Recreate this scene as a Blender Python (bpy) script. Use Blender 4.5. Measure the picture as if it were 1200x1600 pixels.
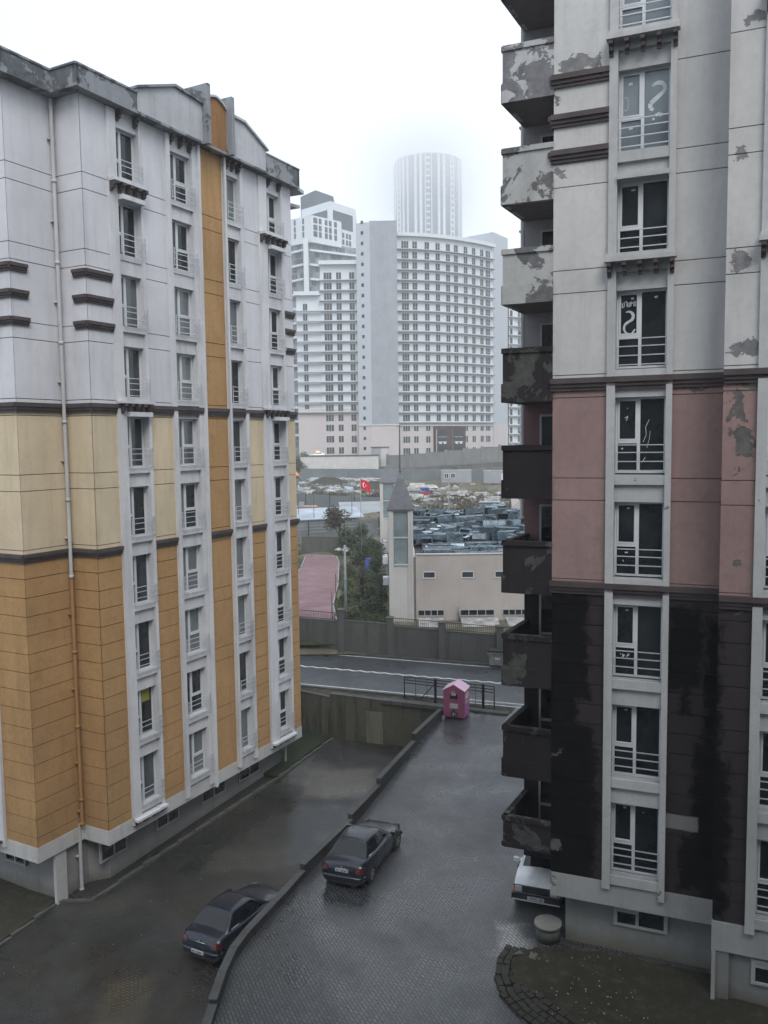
import bpy, bmesh, math, random
from mathutils import Vector, Matrix
R = math.radians
random.seed(7)
for o in list(bpy.data.objects): bpy.data.objects.remove(o)
scn = bpy.context.scene
COL = scn.collection

# ------------------------------------------------------------------ camera
F = 1310.0; CAMZ = 16.3
PITCH = math.atan(110 / F); ROLL = 0.0125
fwd = Vector((0, math.cos(PITCH), -math.sin(PITCH)))
r0 = Vector((1, 0, 0)); u0 = r0.cross(fwd)
cr = r0 * math.cos(ROLL) - u0 * math.sin(ROLL)
cu = u0 * math.cos(ROLL) + r0 * math.sin(ROLL)
cam = bpy.data.objects.new('camera', bpy.data.cameras.new('camera')); COL.objects.link(cam)
m = Matrix((cr, cu, -fwd)).transposed().to_4x4(); m.translation = Vector((0, 0, CAMZ))
cam.matrix_world = m
cam.data.sensor_fit = 'VERTICAL'; cam.data.sensor_height = 36; cam.data.sensor_width = 27
cam.data.lens = 36 * F / 1600
cam.data.clip_start = 0.1; cam.data.clip_end = 5000
scn.camera = cam
def at(px, py, Y):
    d = fwd + cr * ((px - 600) / F) - cu * ((py - 800) / F)
    return Vector((0, 0, CAMZ)) + d * (Y / d.y)

# ------------------------------------------------------------------ world (overcast) and sun
w = bpy.data.worlds.new('World'); scn.world = w; w.use_nodes = True
nt = w.node_tree; nt.nodes.clear()
out = nt.nodes.new('ShaderNodeOutputWorld')
sky = nt.nodes.new('ShaderNodeTexSky'); sky.sky_type = 'NISHITA'; sky.sun_disc = False
sky.sun_elevation = R(50); sky.sun_rotation = R(165); sky.air_density = 1.0; sky.dust_density = 3
bg1 = nt.nodes.new('ShaderNodeBackground'); bg1.inputs['Strength'].default_value = 0.05
nt.links.new(sky.outputs[0], bg1.inputs['Color'])
# the cloud deck: pale, a little uneven
tc = nt.nodes.new('ShaderNodeTexCoord')
nz = nt.nodes.new('ShaderNodeTexNoise'); nz.inputs['Scale'].default_value = 1.6; nz.inputs['Detail'].default_value = 4
nt.links.new(tc.outputs['Generated'], nz.inputs['Vector'])
rp = nt.nodes.new('ShaderNodeValToRGB')
rp.color_ramp.elements[0].position = 0.35; rp.color_ramp.elements[0].color = (0.76, 0.86, 0.98, 1)
rp.color_ramp.elements[1].position = 0.65; rp.color_ramp.elements[1].color = (0.90, 0.95, 1.0, 1)
nt.links.new(nz.outputs[0], rp.inputs[0])
bg2 = nt.nodes.new('ShaderNodeBackground'); bg2.inputs['Strength'].default_value = 0.86
nt.links.new(rp.outputs[0], bg2.inputs['Color'])
ad = nt.nodes.new('ShaderNodeAddShader')
nt.links.new(bg1.outputs[0], ad.inputs[0]); nt.links.new(bg2.outputs[0], ad.inputs[1])
nt.links.new(ad.outputs[0], out.inputs['Surface'])
sl = bpy.data.lights.new('sun', 'SUN'); sl.energy = 1.5; sl.angle = R(30); sl.color = (1, 0.99, 0.975)
sun = bpy.data.objects.new('sun', sl); COL.objects.link(sun)
sun.rotation_euler = Vector((0.16, -0.62, 0.77)).to_track_quat('Z', 'Y').to_euler()
vs = scn.view_settings
scn.cycles.volume_bounces = 5; scn.cycles.volume_step_rate = 2.0
vs.view_transform = 'Standard'; vs.look = 'None'; vs.gamma = 1; vs.exposure = 0.36; vs.use_curve_mapping = False

# ------------------------------------------------------------------ materials
class NT:
    def __init__(s, name):
        s.m = bpy.data.materials.new(name); s.m.use_nodes = True
        s.t = s.m.node_tree; s.p = s.t.nodes['Principled BSDF']
        s.co = s.t.nodes.new('ShaderNodeTexCoord').outputs['Object']
    def n(s, typ, ins=None, **kw):
        nd = s.t.nodes.new('ShaderNode' + typ)
        for k, v in kw.items(): setattr(nd, k, v)
        for k, v in (ins or {}).items():
            if hasattr(v, 'is_output') or isinstance(v, bpy.types.NodeSocket): s.t.links.new(v, nd.inputs[k])
            else: nd.inputs[k].default_value = v
        return nd
    def math(s, op, a, b=0.0, c=None):
        nd = s.n('Math', {0: a, 1: b}, operation=op)
        if c is not None: nd.inputs[2].default_value = c
        return nd.outputs[0]
    def noise(s, scale, detail=4, rough=0.55, vec=None, stretch=None, dist=0.0):
        v = vec or s.co
        if stretch: v = s.n('Mapping', {'Vector': v, 'Scale': stretch}).outputs[0]
        return s.n('TexNoise', {'Vector': v, 'Scale': scale, 'Detail': detail, 'Roughness': rough, 'Distortion': dist}).outputs[0]
    def ramp(s, f, a, b):
        return s.n('MapRange', {0: f, 1: a, 2: b, 3: 0.0, 4: 1.0}).outputs[0]
    def mix(s, f, a, b):
        nd = s.n('Mix', data_type='RGBA')
        for i, v in ((0, f), (6, a), (7, b)):
            if isinstance(v, bpy.types.NodeSocket): s.t.links.new(v, nd.inputs[i])
            else: nd.inputs[i].default_value = v if i == 0 else tuple(v)[:3] + (1,)
        return nd.outputs[2]
    def lerp(s, f, a, b):
        return s.n('MapRange', {0: f, 1: 0.0, 2: 1.0, 3: a, 4: b}).outputs[0]
    def set(s, **k):
        for kk, v in k.items():
            nm = kk.replace('_', ' ')
            if isinstance(v, bpy.types.NodeSocket): s.t.links.new(v, s.p.inputs[nm])
            elif isinstance(v, tuple): s.p.inputs[nm].default_value = v[:3] + (1,)
            else: s.p.inputs[nm].default_value = v
    def bump(s, h, strength=0.3, dist=0.02):
        b = s.n('Bump', {'Height': h, 'Strength': strength, 'Distance': dist})
        s.t.links.new(b.outputs[0], s.p.inputs['Normal'])

def c3(*c): return tuple(c)
def sc(c, k): return tuple(min(1, x * k) for x in c)

def plain(name, col, rough=0.6, metal=0.0, var=0.12, scale=3.0, coat=0.0, spec=0.5, bump=0.0):
    t = NT(name)
    f = t.noise(scale, 5)
    t.set(Base_Color=t.mix(t.ramp(f, 0.3, 0.7), sc(col, 1 - var), sc(col, 1 + var)), Roughness=rough, Metallic=metal, Coat_Weight=coat, Coat_Roughness=0.08)
    t.p.inputs['Specular IOR Level'].default_value = spec
    if bump: t.bump(t.noise(scale * 12, 3), bump, 0.01)
    return t.m

def boxmask(t, x, z, cx, cz, hw, hh, soft=0.05):
    dx = t.math('SUBTRACT', t.math('ABSOLUTE', t.math('SUBTRACT', x, cx)), hw)
    dz = t.math('SUBTRACT', t.math('ABSOLUTE', t.math('SUBTRACT', z, cz)), hh)
    d = t.math('MAXIMUM', dx, dz)
    return t.n('MapRange', {0: d, 1: soft, 2: -soft, 3: 0.0, 4: 1.0}).outputs[0]

def plaster(name, col, grime=0.25, peel=0.0, peelcol=(0.16, 0.155, 0.15), peelscale=1.1, streak=0.2, patches=(), wets=(), wetcol=None, lights=(), lightcol=None, rough=0.85, seed=0.0, grimecol=None, foot=None):
    """painted render: uneven tone, rain streaks, peeled patches with torn edges"""
    t = NT(name)
    co = t.n('Mapping', {'Vector': t.co, 'Location': (seed, seed * 1.7, seed * 0.6)}).outputs[0]
    big = t.noise(0.35, 5, 0.6, vec=co)
    fine = t.noise(6, 5, 0.6, vec=co)
    st = t.noise(1.0, 5, 0.6, vec=co, stretch=(2.1, 2.1, 0.2), dist=0.5)
    c = t.mix(t.ramp(big, 0.3, 0.7), sc(col, 0.86), sc(col, 1.07))
    gc = grimecol or tuple(x * 0.55 for x in col)
    c = t.mix(t.math('MULTIPLY', t.ramp(st, 0.48, 0.78), streak * 1.6), c, gc)
    c = t.mix(t.math('MULTIPLY', t.ramp(fine, 0.45, 0.8), grime), c, gc)
    blot = t.noise(1.3, 6, 0.65, vec=co)
    c = t.mix(t.math('MULTIPLY', t.ramp(blot, 0.55, 0.75), grime), c, gc)
    torn = t.noise(2.6, 8, 0.7, vec=co, dist=0.6)
    mask = None
    if peel > 0:
        pn = t.noise(peelscale, 9, 0.66, vec=co, dist=0.4)
        mask = t.ramp(pn, 0.70 - peel * 0.3, 0.712 - peel * 0.3)
    sep = t.n('SeparateXYZ', {0: t.co})
    dist = t.math('MULTIPLY', t.math('SUBTRACT', torn, 0.5), 1.1)
    dist2 = t.math('MULTIPLY', t.math('SUBTRACT', t.noise(1.7, 7, 0.65, vec=co), 0.5), 1.1)
    x = t.math('ADD', sep.outputs[0], dist); z = t.math('ADD', sep.outputs[2], dist2)
    if wets:
        wm = None
        for (a, b, h1, h2) in wets:
            k = boxmask(t, x, z, (a + b) / 2, (h1 + h2) / 2, abs(b - a) / 2, abs(h2 - h1) / 2, 0.08)
            wm = k if wm is None else t.math('MAXIMUM', wm, k)
        c = t.mix(wm, c, wetcol)
        t.set(Roughness=t.lerp(wm, rough, 0.55))
    else: t.set(Roughness=rough)
    for (a, b, h1, h2) in patches:
        k = boxmask(t, x, z, (a + b) / 2, (h1 + h2) / 2, abs(b - a) / 2, abs(h2 - h1) / 2, 0.012)
        mask = k if mask is None else t.math('MAXIMUM', mask, k)
    if lights:
        for (a, b, h1, h2) in lights:
            xx = t.math('ADD', sep.outputs[0], t.math('MULTIPLY', dist, 0.12)); zz = t.math('ADD', sep.outputs[2], t.math('MULTIPLY', dist2, 0.12))
            k = boxmask(t, xx, zz, (a + b) / 2, (h1 + h2) / 2, abs(b - a) / 2, abs(h2 - h1) / 2, 0.02)
            c = t.mix(k, c, lightcol)
    if mask is not None:
        pc = t.mix(t.ramp(t.noise(5, 5, vec=co), 0.3, 0.7), sc(peelcol, 0.7), sc(peelcol, 1.25))
        c = t.mix(mask, c, pc)
        h = t.math('SUBTRACT', t.math('MULTIPLY', fine, 0.25), mask)
        t.bump(h, 0.7, 0.025)
    else:
        t.bump(t.math('ADD', fine, t.noise(40, 2, vec=co)), 0.25, 0.006)
    if foot:
        k = t.math('MULTIPLY', t.n('MapRange', {0: t.math('ADD', sep.outputs[2], t.math('MULTIPLY', dist2, 0.6)), 1: foot[1], 2: foot[0], 3: 0.0, 4: 1.0}).outputs[0], 0.8)
        c = t.mix(k, c, foot[2])
    t.set(Base_Color=c)
    t.p.inputs['Specular IOR Level'].default_value = 0.18 if max(col) > 0.06 else 0.10
    return t.m

WHITE = (0.60, 0.60, 0.625)
M = {}
M['lwhite'] = plaster('white_render', WHITE, 0.10, 0, streak=0.22, grimecol=(0.30, 0.31, 0.33))
M['lwhite2'] = plaster('white_render_window_bay', (0.60, 0.605, 0.62), 0.14, 0, streak=0.3, seed=5, grimecol=(0.26, 0.26, 0.27))
M['lcream'] = plaster('cream_render', (0.60, 0.50, 0.35), 0.18, 0, streak=0.25, seed=3, grimecol=(0.30, 0.27, 0.19))
M['lorange'] = plaster('ochre_render', (0.42, 0.255, 0.115), 0.32, 0, streak=0.20, seed=9, grimecol=(0.17, 0.10, 0.052))
M['lskirt'] = plaster('stained_white_skirt', (0.50, 0.50, 0.49), 0.22, 0, streak=0.3, seed=2, grimecol=(0.28, 0.27, 0.25))
M['lbase'] = plaster('grey_basement_render', (0.27, 0.265, 0.26), 0.3, 0, streak=0.3, seed=12, foot=(-1.6, -1.0, (0.10, 0.095, 0.07)))
M['eave'] = plaster('weathered_parapet_render', (0.27, 0.285, 0.30), 0.4, 0.62, (0.11, 0.12, 0.13), 0.45, streak=0.4, seed=4)
M['eavew'] = plaster('pale_parapet_render', (0.46, 0.47, 0.49), 0.25, 0.36, (0.16, 0.17, 0.18), 0.5, streak=0.4, seed=14)
M['eaveo'] = plaster('ochre_parapet_render', (0.30, 0.16, 0.07), 0.5, 0.1, (0.14, 0.13, 0.12), 0.6, streak=0.6, seed=15)
M['groove'] = plain('dirty_joint', (0.13, 0.125, 0.12), 0.95)
M['grooveo'] = plain('dirty_ochre_joint', (0.09, 0.05, 0.025), 0.95)
M['band'] = plain('brown_band_paint', (0.06, 0.045, 0.045), 0.7, var=0.3, scale=2)
M['rwhite'] = plaster('grey_white_render', (0.52, 0.515, 0.50), 0.25, 0.05, (0.20, 0.195, 0.20), 0.9, streak=0.26, seed=21,
                      patches=((-2.1, -1.0, 26.0, 26.3), (2.35, 3.2, 18.35, 18.6), (2.35, 2.7, 20.3, 20.7), (2.4, 3.3, 25.95, 26.15), (2.3, 2.6, 22.9, 23.2), (-2.15, -1.9, 23.35, 23.6), (-2.2, -2.05, 25.2, 25.4)))
M['rpink'] = plaster('faded_pink_render', (0.295, 0.20, 0.185), 0.42, 0.0, (0.115, 0.11, 0.105), streak=0.22, seed=22, grimecol=(0.16, 0.115, 0.11),
                     patches=((2.3, 2.62, 16.6, 17.35), (2.42, 2.85, 15.9, 16.45), (2.5, 2.62, 15.45, 15.56), (2.2, 3.2, 17.5, 17.62), (1.3, 2.0, 17.5, 17.6), (2.4, 2.7, 13.1, 13.2)))
M['rdark'] = plaster('dark_brown_render', (0.040, 0.033, 0.034), 0.25, 0.0, streak=0.3, seed=23,
                     wets=((-2.4, -1.2, 9.1, 12.1), (-2.4, -1.45, 8.2, 9.4), (-2.4, -0.95, 3.6, 8.3), (0.9, 1.75, 9.6, 11.8), (1.2, 1.5, 8.9, 9.8), (1.85, 2.25, 3.8, 11.6), (1.6, 2.5, 5.0, 8.2), (1.3, 2.45, 4.0, 5.6)),
                     wetcol=(0.006, 0.0055, 0.006), lights=((0.8, 1.75, 5.72, 6.12),), lightcol=(0.21, 0.205, 0.20), patches=((-2.3, -1.95, 4.6, 4.9), (-2.2, -1.9, 7.3, 7.4), (2.55, 2.75, 11.75, 11.85)), peelcol=(0.11, 0.105, 0.10), rough=0.8, grimecol=(0.025, 0.022, 0.023))
M['rframe'] = plaster('flaking_white_frame_render', (0.45, 0.455, 0.45), 0.28, 0.07, (0.16, 0.155, 0.15), 2.2, streak=0.3, seed=24)
M['rskirt'] = plaster('stained_grey_skirt', (0.36, 0.36, 0.35), 0.25, 0.0, streak=0.3, seed=25, patches=((-2.2, -2.05, 3.5, 3.8),))
M['rbase'] = plaster('grey_basement_render_right', (0.24, 0.245, 0.235), 0.3, 0.0, streak=0.2, seed=26, foot=(1.6, 2.2, (0.10, 0.085, 0.045)))
M['balw'] = plaster('peeling_white_balcony', (0.42, 0.425, 0.43), 0.35, 0.76, (0.17, 0.17, 0.175), 1.6, streak=0.4, seed=31)
M['balm'] = plaster('peeling_patched_balcony', (0.40, 0.40, 0.39), 0.4, 0.68, (0.13, 0.13, 0.13), 0.8, streak=0.4, seed=37)
M['bald'] = plaster('peeling_dark_balcony', (0.028, 0.024, 0.026), 0.3, 0.56, (0.065, 0.065, 0.06), 1.2, streak=0.4, seed=33)
M['bald2'] = plaster('wet_dark_balcony', (0.022, 0.019, 0.021), 0.3, 0.25, (0.06, 0.058, 0.055), 1.0, streak=0.4, seed=41)
M['balin'] = plain('balcony_inner_wall', (0.16, 0.14, 0.14), 0.9)
M['balind'] = plain('balcony_inner_wall_dark', (0.035, 0.03, 0.03), 0.9)
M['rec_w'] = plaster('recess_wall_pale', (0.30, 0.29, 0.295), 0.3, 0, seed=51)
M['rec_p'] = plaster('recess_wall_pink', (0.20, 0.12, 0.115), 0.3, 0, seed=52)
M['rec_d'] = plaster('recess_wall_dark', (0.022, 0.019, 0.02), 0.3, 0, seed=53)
M['pvc'] = plain('white_window_plastic', (0.58, 0.60, 0.62), 0.4, var=0.05)
M['pvcd'] = plain('dull_window_plastic', (0.36, 0.37, 0.37), 0.5, var=0.1)
M['rail'] = plain('painted_railing_metal', (0.50, 0.52, 0.55), 0.45, 0.3, var=0.1)
M['room'] = plain('dark_room', (0.015, 0.016, 0.017), 0.9)
M['pipe'] = plaster('painted_downpipe', (0.46, 0.46, 0.46), 0.2, 0, seed=61, streak=0.3)
M['pipeo'] = plaster('ochre_downpipe', (0.36, 0.20, 0.08), 0.2, 0, seed=62, streak=0.5)
M['black'] = plain('black_metal', (0.012, 0.012, 0.013), 0.5)
M['concrete'] = plaster('old_concrete', (0.10, 0.10, 0.094), 0.4, 0.0, streak=0.7, seed=71, grimecol=(0.06, 0.06, 0.05))
M['conccap'] = plaster('mossy_concrete', (0.10, 0.10, 0.092), 0.4, 0.0, streak=0.4, seed=72, grimecol=(0.04, 0.042, 0.03))
M['parap'] = plaster('dark_parapet_concrete', (0.055, 0.055, 0.052), 0.4, 0.0, streak=0.5, seed=74, grimecol=(0.025, 0.025, 0.022))
M['parcap'] = plaster('dark_parapet_top', (0.085, 0.086, 0.084), 0.4, 0.0, streak=0.4, seed=75, grimecol=(0.035, 0.037, 0.03))
M['yardwall'] = plaster('stained_retaining_concrete', (0.105, 0.098, 0.073), 0.4, 0.0, streak=1.0, seed=73, grimecol=(0.035, 0.034, 0.026), foot=(-1.2, -0.2, (0.06, 0.06, 0.045)))

def glass(name, base, var=0.5, rough=0.06, spec=0.5, folds=False):
    t = NT(name)
    f = t.ramp(t.noise(0.9, 4), 0.3, 0.7)
    c = t.mix(f, sc(base, 1 - var), sc(base, 1 + var))  # blotchy base tone imitates pale and dark reflections in the panes
    if folds:
        wv = t.n('TexWave', {'Vector': t.co, 'Scale': 3.2, 'Distortion': 1.5, 'Detail': 1.0})
        c = t.mix(t.math('MULTIPLY', wv.outputs['Fac'], 0.6), c, sc(base, 0.4))
    t.set(Base_Color=c, Roughness=0.6 if folds else rough, Coat_Weight=1.0 if folds else 0.0, Coat_Roughness=0.04)
    t.p.inputs['Specular IOR Level'].default_value = spec
    return t.m
M['glass'] = glass('dark_window_glass', (0.014, 0.018, 0.02), 0.7)
M['glass2'] = glass('murky_window_glass', (0.03, 0.036, 0.04), 0.7)
M['glassc'] = glass('curtained_window_glass', (0.15, 0.175, 0.18), 0.3, folds=True)
M['glassc2'] = glass('darker_curtain_glass', (0.075, 0.09, 0.095), 0.4, folds=True)  # curtained pane in a darker tone
M['glassb'] = glass('whitewashed_glass', (0.16, 0.19, 0.205), 0.2)
M['chalk'] = plain('chalk_paint', (0.50, 0.54, 0.57), 0.8)

def paving(name, c1, c2, bw, bh, rot, mortar, wet=(0.15, 0.5), seed=0, big=(0.5, 1.6), dirt=None, dirtlim=(0.5, 0.6), spec=0.5, extra=None):
    """wet concrete block paving; dirt = washed-in silt with its own outline"""
    t = NT(name)
    v = t.n('Mapping', {'Vector': t.co, 'Rotation': (0, 0, rot)}).outputs[0]
    dist = t.n('TexNoise', {'Vector': t.co, 'Scale': 0.5}).outputs['Color']
    v = t.n('VectorMath', {0: v, 1: t.n('VectorMath', {0: dist, 1: (0.12, 0.12, 0)}, operation='MULTIPLY').outputs[0]}, operation='ADD').outputs[0]
    br = t.n('TexBrick', {'Vector': v, 'Scale': 1.0, 'Color1': (0.2, 0.2, 0.2, 1), 'Color2': (1, 1, 1, 1), 'Mortar': (0, 0, 0, 1), 'Mortar Size': 0.018, 'Brick Width': bw, 'Row Height': bh, 'Mortar Smooth': 0.3})
    bc = t.n('SeparateColor', {0: br.outputs['Color']}).outputs[0]
    c = t.mix(bc, c1, c2)
    n1 = t.noise(0.16, 6, 0.6); n2 = t.noise(0.9, 6, 0.65)
    c = t.mix(t.ramp(n1, 0.38, 0.62), t.mix(0.35, c, (0.01, 0.01, 0.01)), c)
    c = t.mix(t.math('MULTIPLY', t.ramp(n2, 0.45, 0.75), 0.35), c, sc(c2, 1.5))
    c = t.mix(t.math('MULTIPLY', br.outputs['Fac'], 0.75), c, mortar)
    hfac = t.math('SUBTRACT', 1.0, br.outputs['Fac'])
    wetn = t.ramp(t.noise(0.35, 6, 0.62), 0.36, 0.62)
    rgh = t.lerp(wetn, wet[0], wet[1])
    bst = 0.8
    if dirt:
        dm = t.ramp(t.noise(0.28, 7, 0.6, stretch=(1, 1, 1)), dirtlim[0], dirtlim[1])
        dm = t.math('MULTIPLY', dm, 0.75)
        c = t.mix(dm, c, t.mix(t.noise(3, 5), sc(dirt, 0.6), sc(dirt, 1.4)))
        hfac = t.math('MULTIPLY', hfac, t.math('SUBTRACT', 1.0, t.math('MULTIPLY', dm, 0.5)))
    if extra:
        sep = t.n('SeparateXYZ', {0: t.co})
        d2 = t.math('MULTIPLY', t.math('SUBTRACT', t.noise(1.2, 6, 0.65), 0.5), 1.6)
        x = t.math('ADD', sep.outputs[0], d2); y = t.math('SUBTRACT', sep.outputs[1], d2)
        for (x0, x1, y0, y1, col, k) in extra:
            bm = boxmask(t, x, y, (x0 + x1) / 2, (y0 + y1) / 2, (x1 - x0) / 2, (y1 - y0) / 2, 0.25)
            c = t.mix(t.math('MULTIPLY', t.math('MULTIPLY', bm, k), t.lerp(hfac, 0.3, 1.0)), c, col)
    t.set(Base_Color=c, Roughness=rgh)
    t.p.inputs['Specular IOR Level'].default_value = spec
    h = t.math('ADD', hfac, t.math('MULTIPLY', t.noise(9, 4), 0.6))
    t.bump(h, bst, 0.012)
    return t.m

def ground(name, ca, cb, cc, scale=1.0, rough=0.9, bump=0.6, spec=0.3):
    t = NT(name)
    a = t.noise(0.25 * scale, 7, 0.65); b = t.noise(2.2 * scale, 7, 0.7)
    c = t.mix(t.ramp(a, 0.42, 0.58), ca, cb)
    c = t.mix(t.ramp(b, 0.5, 0.68), c, cc)
    t.set(Base_Color=c, Roughness=rough); t.p.inputs['Specular IOR Level'].default_value = spec
    t.bump(t.math('ADD', b, t.noise(14 * scale, 4)), bump, 0.04)
    return t.m

# ------------------------------------------------------------------ mesh helpers
class MB:
    def __init__(s): s.v = []; s.f = []; s.mi = []; s.sm = []
    def add(s, vs, fs, mi=0, smooth=False):
        k = len(s.v); s.v += [tuple(p) for p in vs]
        for f in fs: s.f.append([i + k for i in f]); s.mi.append(mi); s.sm.append(smooth)
    def box(s, x0, x1, y0, y1, z0, z1, mi=0):
        x0, x1 = sorted((x0, x1)); y0, y1 = sorted((y0, y1)); z0, z1 = sorted((z0, z1))
        s.add([(x0, y0, z0), (x1, y0, z0), (x1, y1, z0), (x0, y1, z0), (x0, y0, z1), (x1, y0, z1), (x1, y1, z1), (x0, y1, z1)],
              [(0, 3, 2, 1), (4, 5, 6, 7), (0, 1, 5, 4), (1, 2, 6, 5), (2, 3, 7, 6), (3, 0, 4, 7)], mi)
    def obox(s, mat, sx, sy, sz, mi=0):
        v = [mat @ Vector((a * sx / 2, b * sy / 2, c * sz / 2)) for c in (-1, 1) for a, b in ((-1, -1), (1, -1), (1, 1), (-1, 1))]
        s.add(v, [(0, 3, 2, 1), (4, 5, 6, 7), (0, 1, 5, 4), (1, 2, 6, 5), (2, 3, 7, 6), (3, 0, 4, 7)], mi)
    def slab(s, a, b, z0, z1, ti, to, mi=0):
        """upright slab over plan segment a->b; outward is to the right of a->b; ti inward, to outward"""
        dx, dy = b[0] - a[0], b[1] - a[1]; L = math.hypot(dx, dy); nx, ny = dy / L, -dx / L
        p = [(a[0] + nx * to, a[1] + ny * to), (b[0] + nx * to, b[1] + ny * to), (b[0] - nx * ti, b[1] - ny * ti), (a[0] - nx * ti, a[1] - ny * ti)]
        s.add([(q[0], q[1], z0) for q in p] + [(q[0], q[1], z1) for q in p],
              [(0, 3, 2, 1), (4, 5, 6, 7), (0, 1, 5, 4), (1, 2, 6, 5), (2, 3, 7, 6), (3, 0, 4, 7)], mi)
    def prism(s, poly, z0, z1, mi=0, mtop=None):
        n = len(poly)
        zf0 = z0 if callable(z0) else (lambda x, y: z0); zf1 = z1 if callable(z1) else (lambda x, y: z1)
        s.add([(p[0], p[1], zf0(*p)) for p in poly] + [(p[0], p[1], zf1(*p)) for p in poly],
              [tuple(range(n - 1, -1, -1))] + [(i, (i + 1) % n, (i + 1) % n + n, i + n) for i in range(n)], mi)
        k = len(s.v) - n
        s.f.append([k + i for i in range(n)]); s.mi.append(mi if mtop is None else mtop); s.sm.append(False)
    def vprism(s, poly, y0, y1, mi=0):
        """polygon in xz extruded along y"""
        n = len(poly)
        s.add([(p[0], y0, p[1]) for p in poly] + [(p[0], y1, p[1]) for p in poly],
              [tuple(range(n)), tuple(range(2 * n - 1, n - 1, -1))] + [(i, i + n, (i + 1) % n + n, (i + 1) % n) for i in range(n)], mi)
    def tube(s, pts, r, n=8, mi=0, caps=True):
        pts = [Vector(p) for p in pts]; rs = r if isinstance(r, (list, tuple)) else [r] * len(pts)
        k = len(s.v); vs = []
        for i, p in enumerate(pts):
            d = (pts[min(i + 1, len(pts) - 1)] - pts[max(i - 1, 0)]).normalized()
            a = Vector((0, 0, 1)) if abs(d.z) < 0.9 else Vector((1, 0, 0))
            e1 = d.cross(a).normalized(); e2 = d.cross(e1)
            for j in range(n):
                t = 2 * math.pi * j / n
                vs.append(p + (e1 * math.cos(t) + e2 * math.sin(t)) * rs[i])
        fs = [(i * n + j, i * n + (j + 1) % n, (i + 1) * n + (j + 1) % n, (i + 1) * n + j) for i in range(len(pts) - 1) for j in range(n)]
        s.add(vs, fs, mi, True)
        if caps:
            s.f.append([k + j for j in range(n)]); s.mi.append(mi); s.sm.append(False)
            s.f.append([k + (len(pts) - 1) * n + j for j in range(n - 1, -1, -1)]); s.mi.append(mi); s.sm.append(False)
    def build(s, name, mats, parent=None, smooth_all=False):
        me = bpy.data.meshes.new(name); me.from_pydata(s.v, [], s.f)
        if not isinstance(mats, (list, tuple)): mats = [mats]
        for m_ in mats: me.materials.append(M[m_] if isinstance(m_, str) else m_)
        me.polygons.foreach_set('material_index', s.mi)
        me.polygons.foreach_set('use_smooth', [True] * len(s.f) if smooth_all else s.sm)
        me.validate(); 
        bm = bmesh.new(); bm.from_mesh(me); bmesh.ops.recalc_face_normals(bm, faces=bm.faces); bm.to_mesh(me); bm.free()
        me.update()
        o = bpy.data.objects.new(name, me); COL.objects.link(o)
        if parent: o.parent = parent
        return o

def tag(o, label=None, cat=None, group=None, kind=None):
    if label: o['label'] = label
    if cat: o['category'] = cat
    if group: o['group'] = group
    if kind: o['kind'] = kind
    return o
def thing(name, label, cat, loc=(0, 0, 0), rz=0.0, group=None):
    o = bpy.data.objects.new(name, None); COL.objects.link(o); o.location = loc; o.rotation_euler = (0, 0, rz)
    o.empty_display_size = 0.3
    return tag(o, label, cat, group)
def part(name, mats, parent, *boxes):
    b = MB()
    for q in boxes: b.box(*q)
    return b.build(name, mats, parent)
def kids(o): return [c for c in bpy.data.objects if c.parent == o]
def copy_tree(o, parent=None):
    c = o.copy(); COL.objects.link(c); c.parent = parent
    for ch in kids(o): copy_tree(ch, c)
    return c

# ------------------------------------------------------------------ setting: ground, ramp, road
def yardz(x, y):
    s = (x + 10.03) * 0.4695 + (y - 34) * 0.8829
    pts = [(-20, -2.1), (-8, -2.0), (-3, -1.6), (4, -1.3), (9.5, -1.1), (14, -0.8), (40, -0.7)]
    if s <= pts[0][0]: return pts[0][1]
    for (a, za), (b, zb) in zip(pts, pts[1:]):
        if s <= b: return za + (zb - za) * (s - a) / (b - a)
    return pts[-1][1]
def fz(y):
    pts = [(40, 1.7), (56.5, 1.7), (57.5, 2.5), (65, 2.8), (100, 3.3), (112, 3.5), (125, 4.0), (150, 6.2), (170, 8.0), (200, 9.2), (215, 9.9), (235, 11.6), (250, 12.2), (700, 12.2), (3000, 12.2)]
    if y <= pts[0][0]: return pts[0][1]
    for (a, za), (b, zb) in zip(pts, pts[1:]):
        if y <= b: return za + (zb - za) * (y - a) / (b - a)
    return pts[-1][1]
def sheet(name, xs, ys, zf, mat, kind='structure'):
    vs = [(x, y, zf(x, y)) for y in ys for x in xs]; nx = len(xs)
    fs = [(j * nx + i, j * nx + i + 1, (j + 1) * nx + i + 1, (j + 1) * nx + i) for j in range(len(ys) - 1) for i in range(nx - 1)]
    b = MB(); b.add(vs, fs, 0, True); o = b.build(name, mat); o['kind'] = kind; return o
def frange(a, b, n): return [a + (b - a) * i / (n - 1) for i in range(n)]

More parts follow.
